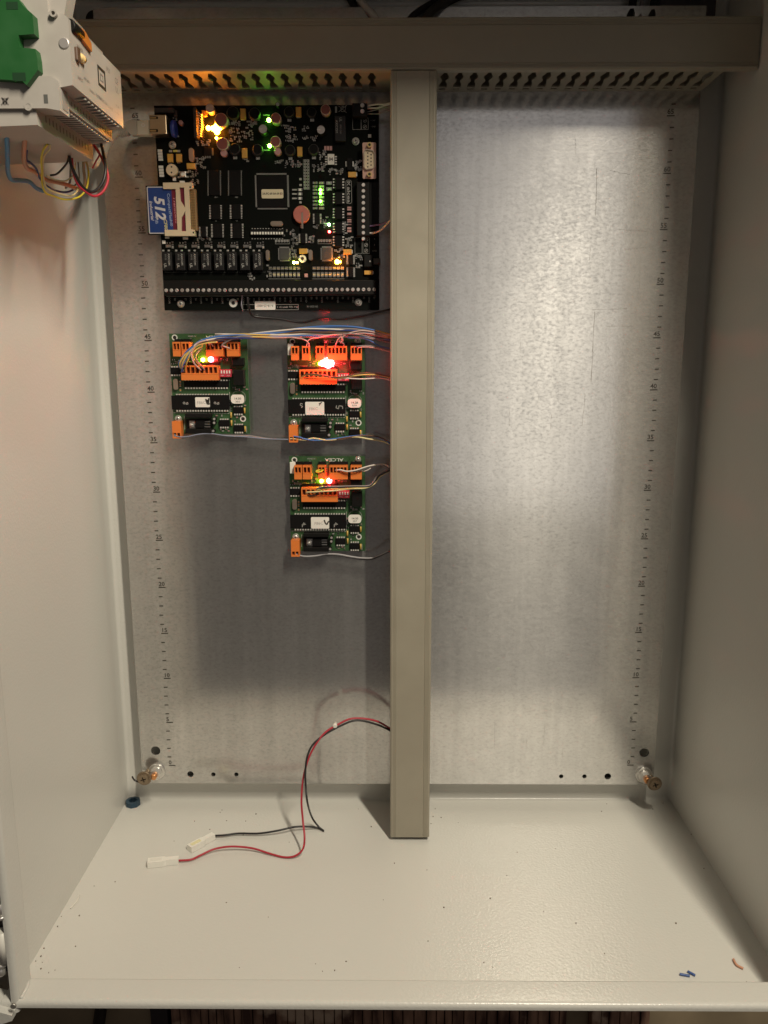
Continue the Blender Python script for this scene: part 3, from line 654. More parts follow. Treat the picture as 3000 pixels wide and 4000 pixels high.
# relay block, bin mark, terminal block at the upper right
rl = b.box('relay', 'B', 955, 238, 1095, 568, .55, RELAY, .04); b.text('AXICOM', 'B', 978, 380, 30, SILKMID, -90, .565, rl); b.text('UL', 'B', 1028, 290, 34, SILKMID, -90, .565, rl); b.text('IM03 24V', 'B', 1030, 415, 22, SILKDIM, -90, .565, rl)
for x in (980, 1056): b.smd('B', x, 495, 26, 26, SILKMID, ends=False, name='lead')
b.flat('silkscreen_bar', 'B', 958, 118, 984, 200, SILKMID)
Yk = YM-.014; bn = MB()
def stroke(mb, g, x0, y0, x1, y1, t=.035, Y=None):
    a = Vector(rg(g, x0, y0, Y or Yk)); c = Vector(rg(g, x1, y1, Y or Yk)); dv = (c-a).normalized(); nv = Vector((-dv.z, 0, dv.x))*t
    mb.add([a-nv, c-nv, c+nv, a+nv], [(0,1,2,3)]); return mb
for s_ in ((1003,112,1108,200),(1108,105,1003,190),(1020,128,1100,128),(1028,128,1040,185),(1095,128,1084,185),(1040,185,1084,185),(1045,115,1075,115)): stroke(bn, 'B', *s_, t=.02)
bn.build('crossed_bin_mark', SILKMID, main)
tb = b.box('terminal_block', 'B', 1180, 75, 1372, 250, .9, BLACK, .05)
for yy in (103, 180): p = rg('B', 1312, yy, YM-.9); MB().cyl((p[0], p[2]), .19, YM-.93, YM-.88, 14, bev=.03).build('screw', SCREW, tb)
for g, bx in (('B',(1185,265,1295,420)),('B',(1300,265,1390,420)),('D',(1213,290,1310,500)),('D',(1318,290,1408,500)),('B',(1098,1072,1174,1380))): b.outline('silkscreen_box', g, *bx, SILKMID if g == 'B' else SILKDIM, .03, .2 if bx[0] == 1098 else 0)
for g, x, y in (('B',1345,300),('B',1345,382),('D',1360,315),('D',1360,388),('D',1360,462)):
    mb = MB(); stroke(mb, g, x-16, y+14, x+16, y-14, .02); mb.build('screw_mark', SILKMID, main); b.ring(g, x, y, 24, 21, SILKMID)
for g, x, y, t_ in (('B',1450,300,'+ 24V'),('B',1450,380,'- GND'),('D',1470,310,'A'),('D',1470,388,'B'),('D',1470,465,'GND')): b.text(t_, g, x, y, 20, SILKDIM)
b.text('alcea', 'B', 1135, 1265, 42, SILKMID, -90, bold=.02, width=1.4)
mb = MB(); [stroke(mb, 'B', *q, t=.03) for q in ((1115,1095,1155,1140),(1155,1095,1115,1140),(1115,1095,1155,1095))]; mb.build('logo_mark', SILKMID, main)
# nine-pin connector
DBM = mat('connector_shell', (.62,.38,.30), .35, .85)
Yt = YM-1.15; X0, X1, Z0, Z1 = rect('B', 1315, 585, 1490, 1055, Yt)
db = MB().prism(rrect(X0, X1, Z0, Z1, .12), Yt, Yt+.1).build('nine_pin_connector', DBM, main)
MB().box(X0+.12, X1-.02, Yt+.1, YM, Z0+.3, Z1-.3).build('housing', BLACK, db)
sx0, sx1, sz0, sz1 = rect('B', 1340, 690, 1470, 935, Yt)
dsh = lambda e: [(sx0-e, sz0+.18), (sx0+.15, sz0-e), (sx1-.15, sz0-e+.1), (sx1+e, sz0+.3), (sx1+e, sz1-.3), (sx1-.15, sz1+e-.1), (sx0+.15, sz1+e), (sx0-e, sz1-.18)]
MB().prism(dsh(.09), Yt-.28, Yt-.001, [dsh(.0)]).build('d_shell', XTAL, db); MB().prism(dsh(-.005), Yt-.10, Yt-.002).build('insert', CREAM, db)
mb = MB()
for (xx, n_) in ((1382,5),(1425,4)):
    for i in range(n_): p = rg('B', xx, 722+i*45+(0 if n_ == 5 else 22), Yt-.1); mb.cyl((p[0], p[2]), .07, Yt-.106, Yt-.1, 8)
mb.build('pin_holes', INK, db)
for yy in (620, 1000):
    p = rg('B', 1405, yy, Yt-.3); MB().prism(hexn((p[0], p[2]), .24, 0, 0, .1), Yt-.45, Yt).build('jack_screw', GOLD, db); MB().cyl((p[0], p[2]), .12, Yt-.456, Yt-.45, 12).build('screw_hole', KN, db)
b.smd('B', 1407, 500, 40, 42, WHITEP, ends=False, name='test_pad')
# right-hand screw terminal
st = b.box('screw_terminal', 'B', 1240, 1095, 1405, 1795, .85, BLACK, .05); b.box('plug', 'B', 1408, 1095, 1520, 1795, .55, BLACK, .03)
for i in range(10): p = rg('B', 1325, 1135+i*77.6, YM-.85); q = MB().cyl((p[0], p[2]), .165, YM-.885, YM-.83, 14, bev=.03).build('screw', SCREW, st)
for i in range(10): p = rg('B', 1478, 1350+i*70, YM-.56); 
# dual in-line chips down the right side
for g, y0, y1 in (('B',1045,1190),('B',1238,1382),('B',1432,1575),('D',95,240),('D',268,408)): b.soic(g, 946, 1062, y0, y1, 4, .3, lw=30, name='optocoupler')
for g, y in (('B',1432),('B',1452),('B',1510),('B',1545),('B',1610),('B',1640),('D',20),('D',66),('D',106),('D',172),('D',208)): b.smd(g, 1143, y, 52, 27, PINKRES, ends=False)
for x in (832, 868, 905): b.smd('B', x, 660, 30, 56, PINKRES, ends=False)
# DIP switch bank
dsw = b.box('dip_switch', 'C', 1385, 190, 1820, 262, .25, BLACK, .03)
for i in range(12): b.box('lever', 'C', 1395+i*35.7, 218, 1419+i*35.7, 250, .04, WHITEP, .01, .25, dsw)
mb = MB()
for i in range(12):
    for yy in (176, 308): p = rg('C', 1412+i*35.5, yy, YM); mb.box(p[0]-.055, p[0]+.055, YM-.03, YM-.002, p[2]-.035, p[2]+.035)
mb.build('leads', SILKMID, dsw)
# eight relays
for i in range(8):
    x = 245+i*167.6
    rl = b.box('relay', 'C', x, 478, x+124, 715, .62, RELAY, .04)
    b.text('AXICOM', 'C', x+86, 575, 27, SILKMID, -90, .63, rl, width=1.05, bold=.01); b.text('UL', 'C', x+38, 655, 34, SILKMID, -80, .63, rl, bold=.02); b.text('IM 03', 'C', x+42, 545, 24, SILKDIM, -90, .63, rl)
    for dx in (12, 84): b.smd('C', x+dx, 460, 26, 20, SILKMID, ends=False, name='lead')
    b.smd('C', x+80, 402, 70, 36, TIN); b.smd('C', x+82, 362, 50, 20, CHIP); b.smd('C', x+133, 365, 22, 40, CHIP); b.smd('C', x+135, 415, 24, 34, DULL, ends=False)
b.outline('silkscreen_box', 'C', 272, 738, 1585, 742, SILKDIM)
# long terminal strip
ts = b.box('terminal_strip', 'C', 262, 845, 3012, 1035, 1.0, BLACK, .06)
for i in range(40):
    p = rg('C', 295+i*69.15, 976-i*.30, YM-1.0); c = (p[0], p[2]); sm = SCREW if random.random() < .7 else mat('terminal_screw_dull', (.40,.36,.34), .5, .6)
    q = MB().cyl(c, .17, YM-1.03, YM-.98, 14, bev=.03).build('screw', sm, ts)
    a = random.uniform(0, math.pi); u = Vector((math.cos(a), 0, math.sin(a))); v = Vector((-math.sin(a), 0, math.cos(a))); O = Vector((c[0], YM-1.032, c[1]))
    if random.random() < .55: MB().add([O-u*.13-v*.02, O+u*.13-v*.02, O+u*.13+v*.02, O-u*.13+v*.02], [(0,1,2,3)]).build('screw_slot', INK, ts)
mb = MB(); stroke(mb, 'C', 300, 1053, 3010, 1041, .018); mb.build('silkscreen_line', SILKMID, main)
for x, t_ in ((335,'COM'),(408,'S8'),(545,'S7'),(612,'COM'),(680,'S6'),(746,'COM'),(818,'S5'),(885,'COM'),(955,'S4'),(1022,'COM'),(1095,'S3'),(1222,'S2'),(1295,'COM'),(1372,'S1'),(1432,'E16'),(1500,'GND'),(1566,'E15'),(1634,'E14')):
    b.text(t_, 'C', x, 1106 if len(t_) > 2 else 1092, 24, SILKMID, -90)
for x, t_ in ((175,'GND'),(245,'E13'),(310,'E12'),(380,'GND'),(448,'E11'),(515,'E10'),(583,'GND'),(652,'E9'),(718,'E8'),(787,'GND'),(855,'E7'),(922,'E6'),(993,'GND'),(1058,'E5'),(1128,'E4'),(1190,'GND'),(1332,'E2'),(1400,'GND'),(1465,'E1')):
    b.text(t_, 'D', x, 1096 if len(t_) > 2 else 1076, 24, SILKMID, -90)
b.outline('silkscreen_box', 'C', 1285, 1158, 2010, 1230, SILKMID, .03)
st_ = b.flat('sticker', 'C', 1445, 1116, 1712, 1228, LABEL, .02, None, .12); b.text('4-18-25-0007', 'C', 1575, 1176, 30, INK, 180, .03, st_, width=1.6)
b.text('Re Qp 89F10 1', 'C', 1865, 1192, 22, SILKMID, 180, width=1.9)
b.text('SN 030-16', 'C', 2190, 1185, 24, SILKDIM, 180)
# input indicator banks (unlit) and small parts
for xo in (120, 688):
    for i in range(8):
        x = xo+i*52; b.smd('D', x, 772, 36, 66, mat('unlit_led', (.42,.37,.24), .4), name='indicator_light'); b.smd('D', x, 690, 40, 40, mat('smd_tan', (.22,.19,.13), .5)); 
    b.flat('silkscreen_line', 'D', xo-25, 824, xo+390, 830, SILKDIM)
b.smd('D', 584, 782, 42, 46, PINKRES, ends=False, name='test_pad'); b.smd('C', 265, 350, 42, 44, LABEL, ends=False, name='test_pad'); b.smd('C', 308, 292, 55, 24, LABEL, ends=False)
b.smd('C', 545, 302, 66, 34, LABEL, ends=False, name='solder_tab'); b.smd('A', 503, 1098, 64, 30, LABEL, ends=False, name='solder_tab')
DCJ = b.box('power_jack', 'D', 1335, 520, 1440, 672, .5, BLACK, .05); b.can('jack_pin', 'D', 1412, 600, 14, .52, SCREW, SCREW)
b.box('plunger', 'D', 1455, 560, 1545, 640, .45, DARKGREY, .06)
area = [('B',270,365,440,460,10),('B',330,480,480,575,9),('B',540,380,640,440,5),('B',545,500,720,560,8),('B',150,790,290,850,5),('B',310,820,340,900,3),('B',360,830,430,900,6),('B',450,830,520,900,6),('B',735,690,830,960,14),('B',885,930,1060,1000,10),('B',1215,790,1305,945,12),('B',660,870,700,960,4),
        ('A',1100,310,1250,360,7),('A',1110,400,1240,470,8),('A',1120,490,1260,580,8),('A',1340,290,1420,420,7),('A',1420,280,1500,350,6),('A',1260,430,1420,560,9),('A',1150,300,1200,345,2),('A',650,540,880,620,9),('A',690,780,810,920,10),('A',1300,800,1360,830,2),('A',590,940,720,1130,13),('A',400,220,470,290,3),('A',330,500,480,540,3),
        ('D',400,250,470,470,14),('D',620,265,680,375,8),('D',400,480,480,560,8),('D',960,430,1080,560,14),('D',1100,280,1180,420,9),('D',1220,520,1300,680,10),('D',680,110,750,180,5),('D',190,190,440,270,7),('D',1060,90,1110,240,7),('D',780,20,860,150,6),('C',690,290,900,320,6),('C',1330,760,1440,840,7),('C',1600,640,1660,840,4)]
for g, x0, y0, x1, y1, n_ in area:
    for i in range(int(n_*1.6)):
        vert = random.random() < .4; w_, h_ = (18, 34) if vert else (34, 18)
        b.smd(g, random.uniform(x0, x1), random.uniform(y0, y1), w_, h_, random.choice([CHIP, SILKMID, mat('smd_tan', (.22,.19,.13), .5), PINKRES if random.random() < .3 else DARKGREY, SILKMID]))
for y in (1198, 1252, 1310): b.smd('B', 505, y, 58, 34, WHITEP); b.smd('B', 432, y, 60, 18, SILKMID, ends=False)
for y in (1060, 1137, 1362): b.smd('B', 510, y, 30, 26, SILKMID, ends=False)
for y in (1112, 1188): b.smd('B', 880, y, 72, 38, SILKMID)
for g, x, y in (('A',1620,230),('A',1620,685)): b.flat('silkscreen_bar', g, x-70, y-8, x+20, y+8, SILKDIM)
# lit indicators
GRN = (.18, 1.0, .04); AMB = (1.0, .27, .012); RED = (1.0, .03, .03)
for i, y in enumerate((1108, 1155, 1200, 1246, 1297, 1345, 1392, 1438)):
    on = {2: 1, 3: 1, 5: 1}.get(i, 0)
    b.smd('B', 700, y, 60, 26, mat('smd_tan', (.22,.19,.13), .5)); b.smd('B', 795, y, 46, 30, mat('unlit_led', (.42,.37,.24), .4))
    if on: b.led('B', 768, y, 16, GRN, 60, .0022 if i != 3 else .0012, .1, .08, .2)
    else: b.smd('B', 765, y, 30, 26, mat('unlit_led', (.42,.37,.24), .4), ends=False, name='indicator_light')
b.led('B', 98, 292, 26, GRN, 70, .003, .14, .1, .25); b.led('B', 108, 626, 24, GRN, 70, .003, .14, .1, .25)
for x, y, rp, pw in ((840,395,30,.05),(905,400,34,.07),(955,360,36,.12),(950,440,38,.12),(990,395,28,.06),(945,525,18,.01)): b.led('A', x, y, rp, AMB, 130, pw*.22, .16, .12, .25)
b.led('D', 425, 615, 17, (.75,1,.12), 60, .003, .1, .08, .2); b.led('D', 464, 615, 14, (1,.55,.1), 60, .003, .1, .08, .2)
b.led('D', 985, 605, 30, AMB, 130, .03, .12, .1, .25); b.led('D', 1025, 607, 15, AMB, 80, .004, .1, .08, .2)
b.led('D', 880, 122, 16, (.35,1,.25), 70, .003, .1, .08, .2); b.led('D', 884, 215, 15, RED, 60, .002, .1, .08, .2)

# memory-card socket and the card in it
CX = 'K'
sk = b.root
Yc = YM-.62
fr0 = rect(CX, 1040, 630, 1665, 765, Yc); fr1 = rect(CX, 1100, 1650, 1720, 1780, Yc)
zt0, zt1, zb0, zb1 = fr0[2], fr0[3], fr1[2], fr1[3]
xb0 = rg(CX, 1330, 1200, Yc)[0]; xb1 = rg(CX, 1620, 1200, Yc)[0]; xw0 = rg(CX, 1415, 1200, Yc)[0]; xw1 = rg(CX, 1515, 1200, Yc)[0]
zc = rg(CX, 1500, 1205, Yc)[2]
outer = [(fr0[0],zt1),(fr0[1],zt1),(fr0[1],zt0),(xb1,zt0-.05),(xb1,zb1+.05),(fr1[1],zb1),(fr1[1],zb0),(fr1[0]-.1,zb0),(fr1[0]-.1,zb1),(xb0-.0,zb1),(xb0,zt0),(fr0[0],zt0)]
w1 = [(xw0,zt0+.12),(xw1,zt0+.12),(xw1,zc+.1),(xw1-.08,zc+.25),(xw0+.05,zc+.75)]; w2 = [(xw0,zb1-.12),(xw1,zb1-.12),(xw1,zc-.1),(xw1-.1,zc-.35),(xw0+.06,zc-.75)]
so = MB().prism(outer, Yc-.10, YM-.52, [w1, w2]).build('card_socket', CREAM, main)
MB().box(fr0[0], fr0[1], YM-.52, YM, zt0+.1, zt1-.02).box(fr1[0], fr1[1], YM-.52, YM, zb0+.02, zb1-.1).build('guide', CREAM, so)
pxs = rect(CX, 1600, 800, 1760, 1640, YM-.3)
MB().box(xb1-.02, pxs[1], YM-.4, YM, zb1-.02, zt0+.02).build('pin_body', mat('socket_brown', (.30,.19,.09), .5), so)
mb = MB()
for i in range(25):
    zz = zb1+(zt0-zb1)*(i+.5)/25; mb.box(xb1+.03, pxs[1]-.12, YM-.45, YM-.41, zz-.03, zz+.03)
mb.build('pins', GOLD, so)
for x, y in ((1620,725),(1690,1705)): p = rg(CX, x, y, Yc-.1); MB().cyl((p[0], p[2]), .085, Yc-.106, Yc-.1, 14).build('peg_hole', KN, so)
card = thing('memory_card', (4.2, YM-.55, 54), 'blue 512 MB flash memory card pushed into the cream socket', 'memory card')
Yd = YM-.50; x0, x1, z0, z1 = rect(CX, 670, 690, 1400, 1752, Yd)
x0 = rg(CX, 680, 1200, Yd)[0]; x1 = xb1
MB().box(x0, x1, Yd, Yd+.33, z0, z1, .04).build('card_body', BLACK, card)
MB().prism(rrect(x0+.10, x1-.02, z0+.09, z1-.09, .12), Yd-.008, Yd).build('pale_border', mat('card_border', (.52,.50,.52), .5), card)
BL = mat('card_blue', (.016,.05,.21), .42, vary=.12, vscale=25)
MB().prism(rrect(x0+.20, x1-.04, z0+.18, z1-.18, .05), Yd-.014, Yd-.008).build('blue_label', BL, card)
xr_ = rg(CX, 1235, 1200, Yd)[0]
MB().box(xr_, x1-.04, Yd-.018, Yd-.0145, z0+.181, z1-.181).build('red_band', mat('card_red', (.15,.012,.03), .42), card)
def ct(t_, x, y, hp, m_, wd, rot=-87, **kw):
    p = rg(CX, x, y, Yd-.02); q = rg(CX, x+hp, y, Yd-.02); face_text(t_, p[0], p[2], Yd-.021, q[0]-p[0], m_, card, rot, width=wd, **kw)
CT = mat('card_white', (.62,.60,.62), .5)
ct('512', 955, 1165, 205, CT, 2.1, shear=.25, bold=.035); ct('MB', 890, 1440, 62, mat('card_pale_blue', (.35,.42,.60), .5), .60, shear=0)
ct('Industrial', 785, 1225, 62, CT, 1.75, shear=.3, bold=.015); ct('CF80', 1088, 1525, 66, mat('card_yellow', (.55,.52,.28), .5), 1.0, shear=.3, bold=.03)
ct('CompactFlash®', 1180, 1215, 58, mat('card_pale_blue', (.35,.42,.60), .5), 2.9, bold=.01); ct('Transcend', 1300, 1215, 56, mat('card_pink', (.55,.22,.25), .5), 2.35, shear=.2, bold=.02)

# network cable with its grey plug
nc = thing('network_cable', (1, -2, 62), 'grey network cable with a ribbed boot plugged into the jack', 'cable')
GREYP = mat('plug_grey', (.50,.47,.40), .45); CLG = mat('plug_clear', (.70,.65,.52), .25)
G4 = (400, 350, .18083)
def k4(x, y, Y): return atY(G4[0]+G4[2]*x, G4[1]+G4[2]*y, Y)
Yp = YM-.95
a_ = k4(560, 650, Yp); c_ = k4(755, 985, Yp); e_ = k4(1025, 985, Yp); e2 = k4(1025, 660, Yp)
MB().box(c_[0], e_[0]+.1, Yp, YM-.15, e_[2]+.05, e2[2], .05).build('plug', CLG, nc)
MB().prism([(a_[0]-.35, c_[2]+.55),(a_[0]+.15, c_[2]+.05),(c_[0], c_[2]),(c_[0], a_[2]),(a_[0]+.0, a_[2]-.05),(a_[0]-.35,a_[2]-.6)], Yp-.08, YM-.2).build('plug_hood', GREYP, nc)
p = k4(880, 765, Yp); MB().prism(circ(p[0], p[2], .17), Yp-.02, Yp, [circ(p[0], p[2], .09)]).build('latch_mark', WHITEP, nc)
bp_ = [k4(555, 900, Yp+.3), k4(480, 915, Yp+.3), k4(390, 930, Yp+.25)]
MB().tube(bp_, .36, 12).build('boot', GREYP, nc)
for i in range(5):
    q = k4(375+i*42, 935-i*8, Yp+.28); q2 = k4(395+i*42, 930-i*8, Yp+.28); MB().tube([q, q2], .42, 12).build('boot_rib', GREYP, nc)
MB().tube([k4(400, 930, Yp+.3), k4(270, 960, -2.2), k4(150, 1110, -2.6), k4(60, 1280, -3.0), k4(10, 1420, -3.6), rg('W', 1290, 640, -5), rg('W', 1240, 780, -7), rg('W', 1180, 800, -9), rg('W', 1110, 660, -11), rg('W', 1060, 480, -12)], .34, 12).build('sheath', GREYP, nc)

# ================================================================ THREE SMALL INTERFACE BOARDS (one layout, measured on the lowest one)
YS = -1.0
def module(org, label, kind):
    """org: lower-left corner (cm) of the board; layout is given in region-M3 pixels"""
    z0 = 24.15; x0 = 13.96; W_, H_ = 7.5, 9.62
    dx, dz = org[0]-x0, org[1]-z0
    t = thing('interface_board', (org[0]+W_/2, YS, org[1]), label, 'circuit board', 'small green interface boards')
    made = []
    class MBoard(Board): pass
    q = MBoard(t, YS)
    n0 = set(o.name for o in bpy.data.objects)
    MB().box(x0, x0+W_, YS, YS+.16, z0, z0+H_).build('board', GREENPCB, t)
    g = 'M3'
    for x, y in ((1147,200),(268,1292),(253,203),(1160,1287)):
        p = rg(g, x, y, YS); MB().cyl((p[0], p[2]), .3, YS+.16, 0, 10).build('spacer', BLACK, t)
    q.ring(g, 253, 203, 40, 25, SILK); q.ring(g, 1160, 1287, 41, 26, SILK); q.screw(g, 1147, 200, 44); q.screw(g, 268, 1292, 48)
    q.text('ALCEA', g, 812, 200, 44, SILK, 180, width=1.85, bold=.01); q.text('N 58436', g, 490, 186, 22, SILKMID, 180)
    for i, (x, y) in enumerate(((325,225),(475,222),(620,222),(975,222),(1090,222))): q.text('P%d' % (5-i), g, x, y, 16, SILKMID, 180)
    # orange plug connectors: body, wire openings as real recesses, shade painted on a dark backing
    def plug(x0_, y0_, x1_, y1_, n, h=1.1, frac=.52, nm='orange_plug', inv=False):
        Yt = YS-h; X0, X1, Z0, Z1 = rect(g, x0_, y0_, x1_, y1_, Yt)
        hz0, hz1 = (Z1-(Z1-Z0)*frac, Z1-(Z1-Z0)*.12) if not inv else (Z0+(Z1-Z0)*.10, Z0+(Z1-Z0)*.32)
        m_ = (X1-X0)*.07/max(1, n*.5); cw = (X1-X0-2*m_)/n
        hs = [[(X0+m_+cw*(i+.10), hz0), (X0+m_+cw*(i+.84), hz0), (X0+m_+cw*(i+.84), hz1), (X0+m_+cw*(i+.10), hz1)] for i in range(n)]
        o = MB().prism([(X0,Z0),(X1,Z0),(X1,Z1),(X0,Z1)], Yt, Yt+.55, hs).build(nm, ORANGE, t)
        MB().box(X0+.01, X1-.01, Yt+.55, YS-.001, Z0+.01, Z1-.01).build('socket', ORANGE, o)
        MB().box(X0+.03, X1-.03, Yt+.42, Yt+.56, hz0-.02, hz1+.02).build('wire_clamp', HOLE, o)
        if not inv:
            MB().box(X0+.02, X1-.02, Yt-.03, Yt+.002, hz0-.09, hz0-.05).build('ridge', ORANGE, o)
            MB().box(X0, X1, YS-.35, YS-.001, Z1+.01, Z1+.28).build('header', GREENPCB if False else BLACK, o)
        return o
    if kind == 1: tops = ((245,285,350,478,2),(365,285,480,478,2),(700,285,935,478,4),(985,285,1150,478,3))
    elif kind == 2: tops = ((235,285,340,475,2),(385,285,490,475,2),(575,285,685,475,2),(735,285,1000,475,5),(1052,285,1205,475,3))
    else: tops = ((250,285,358,478,2),(370,285,490,478,2),(585,285,690,478,2),(745,285,1002,478,5),(1045,285,1200,478,3))
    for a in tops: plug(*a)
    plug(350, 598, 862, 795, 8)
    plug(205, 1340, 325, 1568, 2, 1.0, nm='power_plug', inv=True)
    if kind != 1: q.box('white_block', g, 188, 240, 268, 396, .5, WHITEP, .04)
    # chips
    q.dip(g, 192, 332, 598, 708, 4, .32); 
    q.dip(g, 372, 975, 778, 880, 16, .3); 
    d40 = q.dip(g, 250, 975, 967, 1180, 20, .42, name='large_chip')
    X0, X1, Z0, Z1 = rect(g, 195, 978, 990, 1172, YS-.3)
    MB().box(X0, X0+.5, YS-.40, YS, Z0+.04, Z1-.04).build('chip_socket', CHIP, t)
    q.dip(g, 1040, 1165, 1126, 1230, 4, .3); q.dip(g, 1040, 1165, 1366, 1472, 4, .3); q.dip(g, 842, 968, 1297, 1404, 4, .3)
    stx = {1: (520, 1008, 720, 1140), 2: (430, 1015, 690, 1190), 3: (487, 1010, 742, 1172)}[kind]
    s_ = q.flat('sticker', g, *stx, LABEL, .015, d40, .1, .42)
    q.text('F86C', g, (stx[0]+stx[2])/2-20, (stx[1]+stx[3])/2+8, 40, PENCIL, 4, .445, s_, shear=.1)
    mk = MB()
    def st(x0_, y0_, x1_, y1_, t_=.05, Y=YS-.44): stroke(mk, g, x0_, y0_, x1_, y1_, t_, Y)
    if kind == 3:
        for a in ((672,1050,690,1100),(690,1100,712,1115),(712,1115,722,1085),(722,1085,745,1068)): st(*a, .07, YS-.445)
    elif kind == 2:
        for a in ((615,1040,660,1025),(620,1065,650,1020)): st(*a, .04, YS-.445)
    else:
        for a in ((665,1030,685,1100),(690,1040,692,1075),(708,1020,700,1085),(685,1100,718,1095)): st(*a, .08, YS-.445)
    mk.build('pen_mark', INK, s_); mk = MB()
    if kind == 3:
        for o_ in (0, 450):
            for a in ((385,1095,372,1120),(372,1120,362,1160),(355,1130,415,1118),(398,1100,392,1130)): st(a[0]+o_, a[1]-8, a[2]+o_, a[3]-8, .03)
    elif kind == 2:
        for a in ((365,1035,395,1045),(365,1035,360,1060),(360,1060,395,1075),(395,1075,375,1095)): st(*a, .03)
        for a in ((860,1065,850,1095),(850,1095,885,1110),(885,1110,892,1068),(892,1068,940,1075),(940,1075,942,1110)): st(*a, .03)
    else:
        for o_ in (0, 425):
            for a in ((420,1110,440,1090),(440,1090,425,1080),(425,1080,410,1095),(410,1095,432,1112),(445,1105,475,1085),(475,1085,480,1110),(480,1110,450,1112)): st(a[0]+o_-60, a[1]-10, a[2]+o_-60, a[3]-10, .03)
    mk.build('white_pen_mark', SILKMID, d40)
    # round part with paper label
    q.outline('silkscreen_circle', g, 1015, 915, 1205, 1100, SILKMID, .03, 1.2 if False else .6)
    rl = q.can('round_buzzer', g, 1102, 1040, 78, .5, BLACK, BLACK)
    lb = q.flat('sticker', g, 1012, 975, 1194, 1095, LABEL, .02, rl, .3, .5)
    l2 = {1: ('14.30', '302'), 2: ('14.28', '979'), 3: ('14.30', '257')}[kind]
    q.text(l2[0], g, 1103, 1030, 26, INK, 0, .53, lb, bold=.015, width=.62); q.text(l2[1], g, 1103, 1070, 24, INK, 0, .53, lb, width=.42)
    # regulator bolted to its heatsink
    hs = q.box('heatsink', g, 380, 1290, 735, 1440, .12, BLACK, .02)
    q.box('fin', g, 380, 1240, 735, 1290, .9, BLACK, .03, 0, hs); q.box('fin', g, 380, 1440, 735, 1498, .9, BLACK, .03, 0, hs)
    q.box('metal_tab', g, 424, 1315, 510, 1430, .06, TIN, .02, .13, hs); q.box('regulator_body', g, 508, 1318, 636, 1422, .42, CHIP, .04, .13, hs)
    for y in (1332, 1366, 1400): q.box('lead', g, 634, y-9, 712, y+9, .05, TIN, .02, .3, hs)
    p = rg(g, 462, 1373, YS-.3); MB().prism(hexn((p[0], p[2]), .24, 0, 0), YS-.36, YS-.19).build('nut', STEEL, hs); MB().cyl((p[0], p[2]), .13, YS-.52, YS-.36, 12, bev=.03).build('bolt', STEEL, hs)
    for x, y in ((775,1300),(772,1352),(756,1460)): q.can('capacitor', g, x, y, 24, .55, BLACK, SCREW)
    for x, y, m_ in ((1000,1240,None),(1003,1345,None),(1187,1180,None),(1187,1425,None)):
        X0, X1, Z0, Z1 = rect(g, x-10, y-38, x+10, y+38, YS-.12)
        MB().tube([((X0+X1)/2, YS-.12, Z0), ((X0+X1)/2, YS-.12, Z1)], .085, 8).build('diode', mat('diode_amber', (.55,.36,.08), .35), t)
    q.cap_oblong('crystal', g, 222, 760, 286, 908, .35, XTAL)
    for y in (800, 845, 905): q.smd(g, 312, y, 22, 34, TANT)
    ds = q.box('dip_switch', g, 868, 640, 1028, 742, .55, DIPRED, .03)
    for i in range(4): q.box('lever', g, 884+i*37, 655, 902+i*37, 696, .05, WHITEP, .01, .55, ds)
    q.text('ON', g, 905, 722, 18, SILK, 0, .56, ds); q.text('1234', g, 985, 722, 14, SILK, 0, .56, ds)
    mbp = MB()
    for i in range(4): p = rg(g, 880+i*36, 770, YS); mbp.box(p[0]-.06, p[0]+.06, YS-.05, YS-.002, p[2]-.06, p[2]+.06)
    mbp.build('solder_joints', SILKMID, ds)
    q.box('relay', g, 1062, 655, 1205, 862, .95, BLACK, .06); q.box('connector', g, 1040, 488, 1205, 590, .6, BLACK, .05)
    for y in (505, 520, 545): q.smd(g, 1180, y, 16, 10, SILKMID, ends=False)
    for x, y in ((230,500),(300,520),(215,555),(255,535),(330,545),(410,535),(500,498),(545,498),(500,540),(545,540),(560,470),(820,500),(880,497),(925,500),(965,500),(1050,870),(1120,900),(1190,865),(1080,895),(1225,895),(870,1245),(800,1245),(735,1245),(850,1425),(880,1450),(930,1430),(960,1450),(1000,1160),(1000,1090),(1000,1030),(1195,1110),(1050,1322),(1080,1268)):
        v_ = random.random() < .35; q.smd(g, x, y, 18 if v_ else 36, 32 if v_ else 16, random.choice([CHIP, mat('smd_tan', (.22,.19,.13), .5), PINKRES, SILKMID]))
    for y in (528, 545): 
        a = rg(g, 260, y, YS-.1); c = rg(g, 460, y+3, YS-.1); MB().tube([a, c], .05, 6).build('resistor', mat('smd_tan', (.22,.19,.13), .5), t)
    mk = MB()
    for s4 in ((210,1205,975,1215),(355,1255,355,1430),(985,930,985,1210),(1205,1390,1205,1470)): stroke(mk, g, *s4, .022, YS-.013)
    mk.build('silkscreen_line', SILKMID, t)
    # lit indicators
    q.led(g, 632, 507, 25, (.92,1.0,.06), 45, .004, .35, .15, .25)
    q.led(g, 742, 503, 38 if kind != 2 else 78, (1.0,.022,.03), 120 if kind != 2 else 400, {1: .006, 2: .12, 3: .006}[kind], .35, .12, 1.3 if kind == 2 else .9)  # second board: oversized dome and floating point light stand in for lens bloom
    if kind == 2:
        q.led(g, 680, 500, 48, (1.0,.04,.04), 300, .012, .35, .12, .5)
    # shift everything of this copy to its own place on the plate
    if abs(dx)+abs(dz) > .001:
        mv = Matrix.Translation((dx*S, 0, dz*S)); seen = set()
        for o in bpy.data.objects:
            if o.name in n0 or o is t: continue
            if o.type == 'MESH' and o.data.name not in seen: seen.add(o.data.name); o.data.transform(mv)
            elif o.type == 'LIGHT': o.location.x += dx*S; o.location.z += dz*S
    return t
